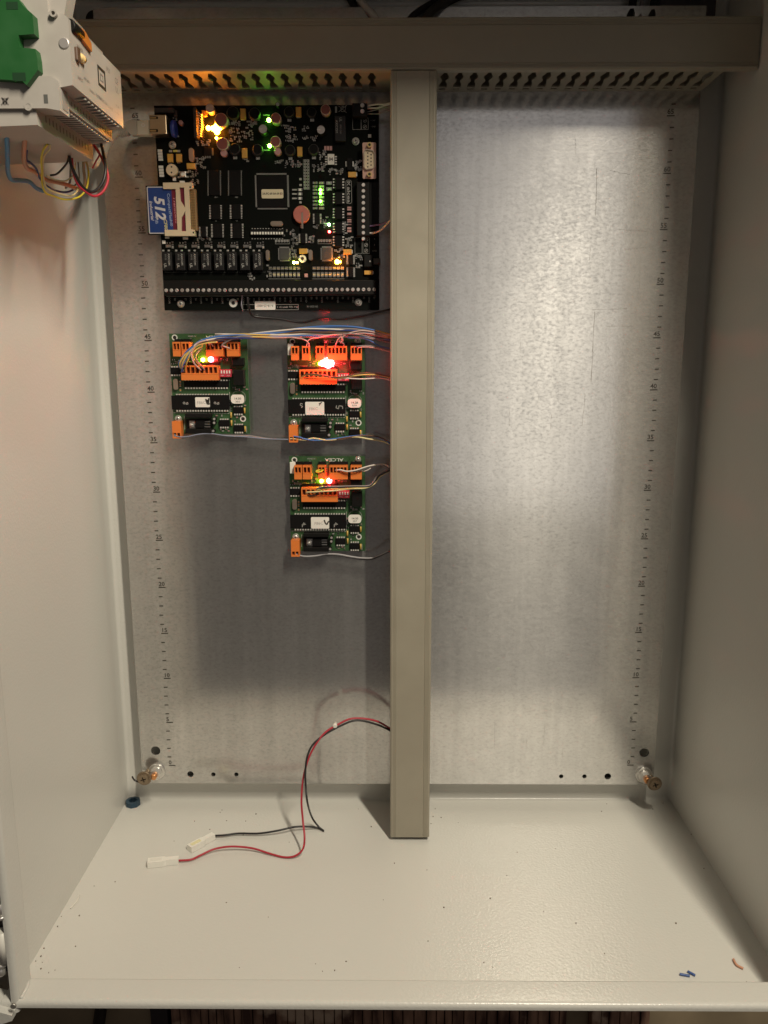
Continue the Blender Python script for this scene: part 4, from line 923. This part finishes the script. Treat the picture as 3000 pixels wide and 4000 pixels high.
module((2.70, 36.0), 'green interface board whose round label reads 14.30 302, under the relays', 1)
module((14.02, 35.6), 'green interface board glowing bright red, its round label reading 14.28 979', 2)
module((13.96, 24.15), 'lowest green interface board, its round label reading 14.30 257', 3)

# ================================================================ WIRES
def bundle(name, label, cat, strands, group=None):
    p0 = strands[0][0][0]; pt = atY(p0[0], p0[1], p0[2])
    if len(strands) == 1:
        pts, rd, m_ = strands[0]; return tag(MB().tube([atY(*p) for p in pts], rd).build(name, m_), label, cat, group)
    t = thing(name, pt, label, cat, group)
    for pts, rd, m_ in strands: MB().tube([atY(*p) for p in pts], rd).build('wire', m_, t)
    return t
def z_(g, pts): return [(*pix(g, x, y), Y) for x, y, Y in pts]
# loom from the first small board to the duct
base = [(700,1445,-2.0),(708,1425,-2.7),(722,1395,-3.0),(745,1362,-3.1),(780,1338,-3.0),(850,1322,-2.7),(930,1315,-2.5),(1010,1312,-2.3),(1090,1308,-2.2),(1180,1300,-2.2),(1280,1296,-2.2),(1380,1296,-2.2),(1460,1304,-2.3),(1527,1318,-2.6)]
cols = [W_BLUE, W_BLUE, W_WHITE, W_YEL, W_GREY, W_WHITE, W_DBLUE, W_BROWN, W_YEL, W_PINK, W_BLUE, W_GREY]
st = []
for i, m_ in enumerate(cols):
    ph = random.uniform(0, 6); off = (i-5.5)*2.0
    pts = []
    for j, (x, y, Y) in enumerate(base):
        sp = min(1, max(0, (j-2)/5.))
        pts.append((x+(5-i)*1.8*(1-sp)+(i*3 if j == 0 else 0), y+off*sp*1.35+7*sp*math.sin(j*.9+ph)+(8 if j == 0 else 0), Y-.12*math.sin(j*1.1+ph)))
    if i in (4, 9): pts = [(845+i*6, 1362, -1.9), (870, 1345, -2.3)]+pts[6:]
    if i in (5, 11): pts = pts[7:]; pts[0] = (840, 1300+i, -2.3)
    st.append((pts, .082, m_))
bundle('wire_loom', 'multicoloured wire loom arching from the first small board across to the duct', 'wires', st)
bundle('wire_loop', 'pinkish white wires curving down into the orange plug of the first small board', 'wires', [
    (z_('M1', [(790,285,-3.2),(640,330,-3.2),(545,440,-3.1),(535,560,-3.0),(590,680,-2.7),(690,770,-2.1)]), .075, W_PINK),
    (z_('M1', [(700,410,-2.6),(610,510,-2.8),(600,590,-2.7),(680,690,-2.5),(745,770,-2.1)]), .065, W_GREY),
    (z_('M1', [(720,370,-2.9),(560,480,-2.9),(575,600,-2.6),(715,740,-2.1)]), .06, W_YEL)])
bundle('wire_loop', 'tan wire curving down into the left end of the first orange plug', 'wire', [(z_('M1', [(950,315,-2.9),(760,335,-3.1),(600,390,-3.1),(510,520,-3.0),(455,650,-2.7),(425,770,-2.1)]), .07, W_YEL)])
bundle('jumper', 'small white looped jumper wire in the first board upper plug', 'wire', [(z_('M1', [(815,370,-1.8),(825,340,-2.3),(860,350,-2.4),(880,385,-1.9)]), .06, W_WHITE)])
# second board
bundle('wire_pair', 'pair of pale wires bending up from the glowing board plug into the loom', 'wires', [
    (z_('M2', [(420,370,-1.9),(430,300,-2.2),(470,235,-2.4),(620,205,-2.5),(800,170,-2.4),(1000,165,-2.4),(1250,150,-2.4),(1590,205,-2.6)]), .06, W_PINK),
    (z_('M2', [(455,370,-1.9),(452,290,-2.3),(380,235,-2.4),(250,215,-2.3),(120,195,-2.2),(-60,165,-2.2),(-330,165,-2.3)]), .06, W_PINK)])
bundle('wire_pair', 'pair of pink wires looping over the top of the glowing board', 'wires', [
    (z_('M2', [(820,370,-1.9),(835,310,-2.4),(870,230,-2.7),(915,205,-2.8),(935,250,-2.6),(900,280,-2.4),(960,180,-2.5),(1150,120,-2.5),(1350,130,-2.5),(1590,200,-2.7)]), .06, W_PINK),
    (z_('M2', [(930,350,-1.9),(950,300,-2.4),(880,250,-2.6),(950,160,-2.6),(1200,175,-2.5),(1420,230,-2.6),(1590,220,-2.8)]), .055, W_GREY)])
bundle('wire_pair', 'grey wire pair leaving the glowing board upper plug towards the duct', 'wires', [
    (z_('M2', [(1085,370,-1.8),(1110,340,-2.2),(1250,325,-2.3),(1400,345,-2.4),(1595,395,-2.7)]), .06, W_GREY),
    (z_('M2', [(1130,375,-1.8),(1170,350,-2.2),(1300,345,-2.3),(1450,370,-2.4),(1595,410,-2.7)]), .06, W_PINK),
    (z_('M2', [(1000,215,-2.2),(1200,220,-2.2),(1330,260,-2.3),(1450,330,-2.4),(1595,365,-2.7)]), .06, W_BLUE)])
bundle('wire_trio', 'orange, black and white wires crossing the glowing board to the duct', 'wires', [
    (z_('M2', [(350,780,-1.9),(420,735,-2.4),(560,740,-2.6),(720,760,-2.6),(880,780,-2.6),(1050,755,-2.5),(1250,735,-2.5),(1450,740,-2.6),(1598,775,-2.8)]), .07, W_YEL),
    (z_('M2', [(360,770,-1.9),(430,725,-2.5),(620,735,-2.7),(800,770,-2.7),(1000,755,-2.6),(1150,720,-2.5),(1330,715,-2.5),(1598,765,-2.8)]), .065, W_BROWN),
    (z_('M2', [(700,765,-2.5),(850,775,-2.5),(1000,785,-2.5),(1200,795,-2.5),(1400,785,-2.5),(1520,790,-2.6),(1598,815,-2.8)]), .065, W_WHITE)])
bundle('power_wires', 'grey supply wire pair running from the first board power plug beneath the glowing board', 'wires', [
    (z_('M1', [(210,1790,-1.7),(270,1850,-1.9),(370,1868,-1.9),(560,1840,-1.8),(760,1800,-1.7),(980,1825,-1.6),(1250,1830,-1.6),(1480,1838,-1.5),(1750,1880,-1.5),(2000,1905,-1.6),(2180,1890,-1.7)]), .075, W_GREY),
    (z_('M1', [(240,1790,-1.7),(300,1845,-2.0),(450,1850,-2.0),(650,1810,-1.9),(850,1800,-1.8),(1100,1835,-1.7),(1400,1850,-1.6),(1750,1885,-1.6),(2180,1895,-1.8)]), .06, wm('grey_blue', (.22,.24,.32)))])
bundle('power_wires', 'blue, yellow and black supply wires under the glowing board leading to the duct', 'wires', [
    (z_('M2', [(205,1590,-1.8),(260,1605,-2.0),(330,1615,-2.1),(400,1640,-2.0),(560,1660,-1.9),(800,1640,-1.9),(900,1625,-1.9),(1080,1600,-1.9),(1250,1590,-1.9),(1400,1610,-2.0),(1520,1650,-2.3),(1596,1705,-2.8)]), .07, W_BLUE),
    (z_('M2', [(180,1635,-1.8),(280,1640,-1.9),(400,1655,-1.9),(520,1630,-1.9),(700,1655,-1.9),(900,1640,-1.9),(1100,1610,-2.0),(1300,1640,-2.0),(1480,1670,-2.2),(1596,1712,-2.7)]), .075, W_PALEY),
    (z_('M2', [(850,1645,-2.0),(1000,1620,-2.0),(1200,1595,-2.0),(1380,1600,-2.1),(1500,1635,-2.3),(1598,1700,-2.7)]), .07, W_BROWN)])
# third board
bundle('wire_pair', 'white wire pair leaving the lowest board upper plug towards the duct', 'wires', [
    (z_('M3', [(830,350,-1.9),(900,345,-2.3),(1000,365,-2.5),(1130,345,-2.5),(1270,300,-2.4),(1400,272,-2.4),(1520,268,-2.5),(1592,310,-2.9)]), .075, W_WHITE),
    (z_('M3', [(860,355,-1.9),(960,365,-2.3),(1090,368,-2.4),(1200,345,-2.3),(1330,300,-2.3),(1450,270,-2.4),(1592,330,-2.9)]), .06, W_GREY),
    (z_('M3', [(1170,360,-1.9),(1240,360,-2.1),(1290,345,-2.2),(1325,320,-2.3)]), .06, W_WHITE)])
bundle('wire_loop', 'short yellow wire loop in the lowest board plug', 'wire', [(z_('M3', [(615,345,-1.9),(570,355,-2.2),(562,372,-2.3),(620,370,-2.3),(660,345,-1.9)]), .075, W_BYEL)])
bundle('wire_group', 'grey and black wires rising from the lowest board plug to the duct', 'wires', [
    (z_('M3', [(560,660,-1.9),(590,600,-2.5),(700,585,-2.7),(900,580,-2.6),(1100,575,-2.5),(1280,572,-2.5),(1350,540,-2.5),(1400,460,-2.6),(1470,380,-2.7),(1594,338,-3.0)]), .10, W_GREY),
    (z_('M3', [(580,655,-1.9),(640,598,-2.7),(850,590,-2.7),(1100,582,-2.6),(1300,580,-2.6),(1380,520,-2.6),(1450,430,-2.7),(1594,350,-3.1)]), .08, W_BLACK)])
bundle('wire_pair', 'yellow white wire pair along the lowest board plug', 'wires', [
    (z_('M3', [(430,680,-1.9),(430,660,-2.2),(520,655,-2.5),(680,645,-2.7),(850,635,-2.7),(1050,610,-2.6),(1250,600,-2.6),(1380,540,-2.6),(1470,430,-2.7),(1594,360,-3.0)]), .075, W_PALEY),
    (z_('M3', [(520,680,-1.9),(590,625,-2.5),(720,610,-2.7),(900,615,-2.7),(1120,600,-2.6),(1300,590,-2.6)]), .06, W_YEL),
    (z_('M3', [(400,690,-1.8),(470,710,-2.2),(560,690,-2.3),(600,660,-2.0)]), .065, W_BLACK)])
bundle('power_wires', 'grey supply wire pair from the lowest power plug sagging towards the duct', 'wires', [
    (z_('M3', [(235,1520,-1.5),(290,1535,-1.7),(400,1562,-1.7),(550,1555,-1.6),(720,1530,-1.5),(880,1535,-1.5),(1050,1565,-1.5),(1200,1585,-1.6),(1350,1585,-1.8),(1460,1545,-2.2),(1592,1485,-2.8)]), .085, wm('light_grey', (.34,.33,.34))),
    (z_('M3', [(255,1520,-1.5),(320,1540,-1.7),(500,1560,-1.6),(750,1540,-1.5),(1000,1572,-1.5),(1200,1605,-1.6),(1330,1605,-1.9),(1450,1562,-2.2),(1592,1492,-2.8)]), .075, W_BLACK)])
# main board wires
bundle('wire', 'thin black wire leaving the bottom edge of the controller board', 'wire', [(z_('S', [(967,1160,-2.0),(972,1200,-1.9),(985,1232,-1.5),(1025,1240,-1.2),(1095,1246,-1.0),(1180,1259,-.9),(1262,1242,-1.1),(1330,1246,-1.2),(1430,1230,-1.6),(1526,1208,-2.6)]), .11, W_BLACK)])
bundle('wire', 'thin violet grey wire crossing the board edge beside the white sticker', 'wire', [(z_('C', [(1283,1040,-2.0),(1275,1100,-1.6),(1272,1180,-1.5),(1292,1250,-1.0)]), .05, wm('pale_violet', (.34,.31,.38)))])
bundle('wire_group', 'white and grey supply wires in the upper terminal of the controller board', 'wires', [
    (z_('B', [(1375,118,-2.0),(1440,100,-2.2),(1520,90,-2.4),(1600,92,-2.6),(1675,75,-3.0)]), .075, W_WHITE), (z_('B', [(1375,142,-1.9),(1440,140,-2.1),(1520,135,-2.3),(1600,110,-2.5),(1675,85,-2.9)]), .075, W_WHITE),
    (z_('B', [(1375,190,-1.8),(1450,172,-2.0),(1540,150,-2.3),(1675,120,-2.9)]), .05, W_GREY), (z_('B', [(1375,215,-1.8),(1450,214,-2.0),(1540,210,-2.3),(1675,160,-2.9)]), .05, W_GREY)])
bundle('wire_pair', 'white and dark wires leaving the side screw terminal of the controller board', 'wires', [
    (z_('D', [(1390,235,-1.9),(1450,232,-2.0),(1530,205,-2.2),(1600,150,-2.6),(1680,60,-3.1)]), .085, W_WHITE),
    (z_('D', [(1385,150,-1.9),(1460,135,-2.1),(1560,115,-2.4),(1680,75,-3.0)]), .075, W_VIOLET)])

# battery leads on the cabinet floor
def fl(x, y, z=.12): return atZ(*pix('F', x, y), ZF+z)
def fY(x, y, Y): return rg('F', x, y, Y)
rl = thing('battery_lead', fl(250, 1020), 'red lead hanging from the duct to a milky crimp cover on the floor', 'wire')
p_floor = fl(1035, 860, .6); yv = p_floor[1]
MB().tube([fY(1560,230,-2.6), fY(1460,175,-3.2), fY(1330,160,-3.6), fY(1240,195,-4.0), fY(1150,255,-4.6), fY(1075,370,-5.4), fY(1035,500,-6.0), fY(1022,640,-6.6), fY(1030,760,-7.2), fl(1040,860,1.9), fl(1030,930,.9), fl(985,970,.35), fl(920,978,.14), fl(830,955,.25), fl(730,925,.45), fl(610,915,.6), fl(510,930,.5), fl(430,965,.35), fl(370,992,.3), fl(295,998,.3)], .10, 10).build('wire', W_RED, rl)
def cover(t, xa, ya, xb, yb, wd, m_, mi):
    A = Vector(fl(xa, ya, .02)); B_ = Vector(fl(xb, yb, .02)); u = (B_-A).normalized(); L_ = (B_-A).length; v = Vector((-u.y, u.x, 0))
    fr = lambda a, c, n: tuple(A+u*a+v*c+Vector((0, 0, n)))
    h = wd*.5
    MB().prism([(0,-h),(L_*.52,-h),(L_*.6,-h*.7),(L_,-h*.72),(L_,h*.72),(L_*.6,h*.7),(L_*.52,h),(0,h)], .62, .01, frame=fr).build('cover', m_, t)
    MB().prism([(L_*.08,-h*.5),(L_*.45,-h*.5),(L_*.45,h*.5),(L_*.08,h*.5)], .66, .61, frame=fr).build('terminal_window', mi, t)
cover(rl, 118, 1030, 300, 1012, .78, CLEARP, WHITEP)
kl = thing('battery_lead', fl(430, 900), 'black lead bending sharply on the floor to a yellowed crimp cover', 'wire')
MB().tube([fY(1560,240,-2.7), fY(1470,198,-3.2), fY(1350,172,-3.6), fY(1250,205,-4.0), fY(1150,262,-4.6), fY(1085,320,-5.2), fY(1055,390,-5.7), fY(1045,470,-6.2), fY(1047,560,-6.8), fY(1058,660,-7.3), fl(1085,745,1.4), fl(1125,800,.35), fl(1152,822,.14), fl(1120,806,.2), fl(1060,798,.5), fl(980,800,.7), fl(880,822,.6), fl(770,838,.4), fl(650,838,.35), fl(570,848,.35), fl(500,852,.3)], .10, 10).build('wire', W_BLACK, kl)
cover(kl, 362, 945, 505, 868, .78, CLEARP, BUFF)
p = fY(1220, 200, -4.05); tag(MB().cyl((p[0], p[2]), .24, -4.35, -3.75, 8, bev=.08).build('cable_tie', WHITEP), 'small white tie clamping the red and black leads', 'cable tie')

# ================================================================ MODULE ON THE SIDE WALL (upper left)
NY, FY_ = -26.0, -16.2
ps = thing('din_rail_module', (-2, -21, 58), 'light grey stepped din rail power module on the side wall, printed front', 'power module')
zp = 60.15
profl = [(XL+.02,57.6),(1.8,57.85),(1.8,59.05),(3.3,59.2),(3.3,60.0),(4.2,60.15),(4.2,63.95),(3.9,64.2),(3.0,64.3),(3.0,65.3),(1.8,65.4),(1.8,66.8),(XL+.02,67.0)]
# near end is taller in the lower shoulder than the far end
MB().prism(profl, NY, FY_, frame=lambda u, v, n: (u, n, v)).build('housing', MODGREY, ps)
lo = [(XL+.02,58.75),(2.55,58.75),(3.42,58.6),(3.42,60.3),(3.0,60.6),(XL+.02,60.6)]
MB().prism(lo, NY-.25, NY+1.2, frame=lambda u, v, n: (u, n, v)).build('terminal_shoulder', MODGREY, ps)
MB().box(3.425, 3.45, NY+.1, NY+1.0, 58.8, 60.1).build('terminal_window', mat('module_recess', (.26,.24,.225), .6), ps)
# louvres on the two downward faces
for (xa, xb, za, ys0, ys1, n_) in ((3.38,4.12,60.03,-23.6,-17.2,11),(1.9,3.2,59.06,-24.2,-16.8,17)):
    for i in range(n_):
        y = ys0+(ys1-ys0)*i/(n_-1)
        MB().box(xa, xb, y-.10, y+.10, za-.06, za+.04).build('louvre', MODGREY, ps)
        MB().box(xa+.02, xb-.02, y+.11, y+.24, za-.035, za+.03).build('vent_slot', MODDARK, ps)
# terminal marks on the two strips
for (X, z0_, z1_, ya, yb_, n_) in ((3.31,59.45,59.75,-24.0,-16.6,15),(1.81,58.3,58.75,-24.6,-17.2,14)):
    for i in range(n_):
        y = ya+(yb_-ya)*i/(n_-1); MB().box(X, X+.012, y-.07, y+.07, z0_+random.uniform(0,.1), z1_).build('terminal_mark', PRINT, ps)
# print on the front
def ptext(t_, y, z, h, m_=PRINT, **kw): lettering(t_, (4.215, y, z), (0,1,0), (0,0,1), h, m_, ps, **kw)
for y, z, t_, h in ((-24.6,60.9,'INPUT',.22),(-23.4,61.2,'100-240V~',.18),(-22.6,60.75,'50/60Hz',.18),(-21.3,60.8,'OUTPUT',.2),(-20.4,60.8,'24V DC 2.5A',.2),(-19.0,60.75,'L  N  PE',.2),(-17.6,60.8,'- - + +',.25),(-17.4,61.3,'DC OK',.16),(-22.8,63.3,'MOD',.3),(-19.0,63.2,'IP20',.3),(-17.3,63.0,'CE',.4),(-17.3,62.4,'UL',.4),(-24.3,62.8,'POWER',.2),(-24.0,62.0,'24V',.3)): ptext(t_, y, z, h)
MB().prism([(-21.2,61.6),(-19.7,61.6),(-19.7,62.9),(-21.2,62.9)], 4.203, 4.216, [[(-21.0,61.8),(-19.9,61.8),(-19.9,62.7),(-21.0,62.7)]], frame=lambda u, v, n: (n, u, v)).build('insulation_mark', INK, ps)
MB().prism([(-20.75,62.0),(-20.15,62.0),(-20.15,62.5),(-20.75,62.5)], 4.203, 4.216, [[(-20.65,62.1),(-20.25,62.1),(-20.25,62.4),(-20.65,62.4)]], frame=lambda u, v, n: (n, u, v)).build('insulation_mark', PRINT, ps)
# side face details
for x, y in ((520,352),(328,720)): p = rg('Z', x, y, NY); MB().cyl((p[0], p[2]), .34, NY-.08, NY+.02, 18, bev=.06).build('rivet', SCREW, ps)
for x, y, rr in ((430,105,.22),(228,860,.26)):
    p = rg('Z', x, y, NY-.25); MB().prism(circ(p[0], p[2], rr), NY-.27, NY-.001, [circ(p[0], p[2], rr*.55)]).build('moulded_ring', MODGREY, ps)
X0, X1, Z0, Z1 = rect('Z', 355, 765, 388, 838, NY-.25); MB().box(X0, X1, NY-.262, NY-.2, Z0, Z1).build('slot', MODDARK, ps)
mk = MB()
for s4 in ((10,790,70,850),(70,790,10,850),(18,800,62,800),(22,800,30,845),(58,800,50,845),(30,845,50,845)): stroke(mk, 'Z', *s4, .05, NY-.26)
mk.build('crossed_bin_mark', PRINT, ps)
p = rg('Z', 560, 150, NY+.6); MB().prism([(2.9,64.2),(3.9,64.2),(4.4,66.0),(3.6,67.2),(2.9,66.9)], NY+.2, NY+1.4, frame=lambda u, v, n: (u, n, v)).build('clip', MODGREY, ps)
q = rg('Z', 610, 245, NY+1.2); MB().cyl((q[0]-.1, q[2]), .42, NY+.4, NY+2.0, 16, bev=.08).build('knob', BLACK, ps)
q = rg('Z', 655, 290, NY+2.2)
MB().prism([(NY+1.8, q[2]-.35),(NY+3.4, q[2]-.55),(NY+3.4, q[2]-.05),(NY+2.5, q[2]+.3),(NY+1.8, q[2]+.3)], q[0]-.35, q[0]+.25, frame=lambda u, v, n: (n, u, v)).build('lever', mat('lever_orange', (.50,.17,.03), .45), ps)
q = rg('Z', 648, 462, NY+1.4); MB().dome((q[0], q[2]), .26, NY+1.5, .35).cyl((q[0], q[2]), .26, NY+1.5, NY+1.9, 14).build('indicator_lens', mat('lens_warm', (.85,.62,.28), .12, coat=.5), ps)
q = rg('Z', 615, 425, NY+.9); MB().box(q[0]-.2, q[0]+.18, NY+.7, NY+1.2, q[2]-.5, q[2]+.3, .08).build('indicator_recess', mat('recess_brown', (.10,.055,.035), .5), ps)
# green end cover in front
gp = [(-30,-20),(140,-20),(190,50),(262,112),(270,200),(276,275),(150,285),(148,330),(160,385),(285,395),(300,470),(308,565),(215,690),(180,655),(-30,640)]
gc = thing('end_cover', (-3, NY-.6, 60), 'dark green plastic end cover on the near side of the grey module', 'end cover')
MB().prism([(rg('Z', x, y, NY-.75)[0], rg('Z', x, y, NY-.75)[2]) for x, y in gp], NY-.75, NY-.02, smooth=False).build('cover_plate', GREEN, gc)
for x, y, w_ in ((98,45,.35),(155,622,.4)):
    p = rg('Z', x, y, NY-.76); MB().box(p[0]-w_, p[0]+w_, NY-.765, NY-.74, p[2]-w_*.6, p[2]+w_*.6).build('latch_hole', mat('deep_green', (.006,.04,.012), .6), gc)
# wires below the module
def wv(pts): return z_('W', pts)
bundle('mains_wire', 'thick light blue wire dropping from the module beside the orange one', 'wire', [(wv([(118,130,-24.5),(105,220,-24.4),(90,420,-23.5),(95,620,-22.0),(100,800,-20.5),(108,920,-19.0),(150,1000,-17.5),(260,1012,-16.5),(380,1030,-15.5),(470,1110,-14.5),(560,1150,-13.5)]), 0.162, W_LBLUE)], 'thick wires under the module')
bundle('mains_wire', 'thick orange brown wire dropping from the module beside the blue one', 'wire', [(wv([(360,175,-24.0),(345,280,-23.6),(322,480,-22.5),(310,650,-21.3),(312,760,-20.3),(350,850,-19.0),(430,890,-18.0),(520,950,-17.0),(620,1010,-16.2),(760,1040,-15.5),(900,1080,-14.6),(1020,1130,-13.6)]), 0.162, W_SALMON)], 'thick wires under the module')
bundle('wire', 'thin dark blue wire behind the thick orange one', 'wire', [(wv([(400,385,-21.0),(365,520,-20.5),(345,640,-20.0),(345,745,-19.5),(400,785,-19.0),(470,860,-18.0),(520,990,-17.0),(620,1090,-16.0),(740,1150,-15.0),(880,1160,-14.2),(1000,1100,-13.5)]), 0.077, W_DBLUE)])
bundle('wire_pair', 'bright yellow wire pair hanging from the module in a long loop', 'wires', [
    (wv([(620,535,-21.5),(560,620,-21.2),(535,740,-20.5),(545,900,-19.5),(545,1040,-18.8),(590,1170,-18.0),(700,1215,-17.2),(820,1255,-16.5),(950,1250,-15.8),(1060,1200,-15.0),(1130,1080,-14.4),(1145,900,-13.9),(1110,740,-13.6)]), 0.072, W_BYEL),
    (wv([(645,545,-21.3),(640,610,-21.0),(570,700,-20.6),(555,860,-19.6),(580,1060,-18.6),(640,1130,-18.0),(760,1180,-17.2),(880,1210,-16.5),(960,1195,-16.0),(1010,1130,-15.2)]), 0.063, W_PALEY)])
bundle('wire', 'thin pale yellow wire sagging in a shallow loop behind the yellow pair', 'wire', [(wv([(600,950,-17.6),(700,1000,-17.0),(830,1020,-16.4),(900,990,-16.0),(960,920,-15.4),(980,760,-15.0)]), 0.050, W_PALEY)])
bundle('wire_pair', 'red and black wire pair hanging in a wide loop under the module', 'wires', [
    (wv([(895,690,-18.5),(920,800,-18.2),(985,950,-17.8),(1060,1080,-17.2),(1160,1160,-16.6),(1260,1130,-16.0),(1340,1020,-15.4),(1370,860,-15.0),(1350,720,-14.6),(1310,530,-14.2)]), 0.117, W_BLACK),
    (wv([(930,720,-18.3),(950,900,-17.9),(1010,1060,-17.4),(1100,1150,-16.9),(1220,1215,-16.2),(1330,1160,-15.6),(1395,1030,-15.1),(1390,900,-14.8),(1320,720,-14.5),(1215,550,-14.2)]), 0.099, W_RED)])
bundle('wire', 'short black wire angling from the module bottom to the yellow loop', 'wire', [(wv([(890,700,-18.0),(870,780,-17.8),(800,870,-17.4),(730,930,-17.2),(655,945,-17.0)]), 0.072, W_BLACK)])
bundle('wire', 'thin red wire crossing behind the far end of the module', 'wire', [(wv([(1215,540,-13.6),(1290,660,-13.2),(1240,770,-12.8),(1200,850,-12.2)]), 0.068, W_RED)])
bundle('wire_loom', 'tan and grey wires hanging straight behind the module bottom', 'wires', [
    (wv([(1080,740,-14.5),(1085,880,-14.2),(1100,1000,-14.0),(1085,1100,-13.6),(1000,1150,-13.2)]), 0.108, wm('tan', (.46,.33,.20))),
    (wv([(1010,740,-14.2),(1020,880,-14.0),(1025,1000,-13.8),(960,1090,-13.4)]), 0.059, W_GREY), (wv([(920,740,-14.0),(915,900,-13.8),(905,1040,-13.6),(850,1110,-13.2)]), 0.090, W_GREY),
    (wv([(1120,745,-14.0),(1150,900,-13.8),(1130,1040,-13.5),(1060,1120,-13.1)]), 0.063, W_PALEY)])

# ================================================================ SMALL THINGS ON THE CABINET FLOOR
p = atZ(525, 3126, ZF); t_ = MB()
n = 18; BR = mat('blue_ring', (.018,.05,.085), .4)
o = MB().prism(circ(p[0]+.15, p[1]-.9, .80, 8), ZF+.55, ZF, [hexn((p[0]+.15, p[1]-.9), .5, 0, 0)], frame=lambda u, v, n_: (u, v, n_)).build('threaded_ring', BR)
tag(o, 'small dark blue threaded ring lying in the back corner of the cabinet floor', 'ring')
for (x0, y0, x1, y1), m_, lab in (((2668,3833,2708,3840), W_SCRAP, 'flatter blue wire offcut touching the cabinet lip'), ((2700,3822,2729,3838), W_SCRAP, 'tilted blue wire offcut lying just behind the other blue one'), ((2865,3747,2903,3783), W_SALMON, 'curved pinkish brown wire offcut near the shadow edge of the floor')):
    a = Vector(atZ(x0, y0, ZF+.14)); c = Vector(atZ(x1, y1, ZF+.14)); mid = (a+c)/2
    if m_ is W_SALMON: mid += Vector((-.18, -.12, 0))
    off = Vector((0, .75 if m_ is W_SCRAP else 0, 0))
    tag(MB().tube([a+off, mid+off, c+off], .095, 8).build('wire_offcut', m_), lab, 'wire offcut', 'wire offcuts on the cabinet floor')
a = [atZ(*pix('S', x, y), ZF+.1) for x, y in ((309,3500),(300,3520),(287,3535),(276,3548))]
tag(MB().tube(a, .07, 6).build('plastic_sliver', WHITEP), 'curled white plastic sliver on the floor by the side panel', 'sliver')
db = MB(); spk = [(368,3462),(450,3445),(310,3577),(295,3697),(884,3526),(935,3780),(1233,3765),(1260,3794),(1307,3791),(1352,3756),(1048,3583),(1541,3372),(1668,3399),(1734,3545),(1672,3677),(1497,3515),(2145,3366),(2171,3316),(2124,3560),(2250,3607),(2362,3725),(1915,3510),(1890,3760),(1925,3778),(860,3173),(1000,3180),(950,3262),(820,3240),(867,3165),(1020,3110),(1075,3115),(700,3116),(780,3120),(640,3110),(960,3208),(885,3206),(760,3208),(1105,3117),(1175,3118),(165,3760),(160,3785),(172,3705),(160,3735),(190,3800),(140,3755),(120,3730),(215,3790),(185,3560),(240,3580),(225,3620),(1700,3160),(1692,3190),(1723,3194),(1790,3213),(1684,3218),(1765,3118),(2750,3393),(2640,3607),(2916,3836),(2370,3140),(2590,3138),(2350,3170),(1130,3290),(1400,3160),(1450,3230),(680,3286),(2020,3330),(2550,3160),(2700,3260),(1980,3420)]
for x, y in spk:
    p = atZ(x, y, ZF+.012); k = random.uniform(.025, .07); a0 = random.uniform(0, 6); el = random.uniform(.45, 1)
    if abs(p[1]) > 25.2 or p[0] < XL+.2 or p[1] > YB-.3: continue
    pts = [(p[0]+k*math.cos(a0+i*.9)*random.uniform(.6, 1.2), p[1]+k*1.4*el*math.sin(a0+i*.9)*random.uniform(.6, 1.2)) for i in range(7)]
    db.prism(pts, ZF+random.uniform(.03, .09), ZF+.002, frame=lambda u, v, n_: (u, v, n_))
tag(db.build('debris', mat('debris_dark', (.18,.145,.11), .8)), 'scattered dark crumbs and metal swarf on the cabinet floor', 'debris', kind='stuff')
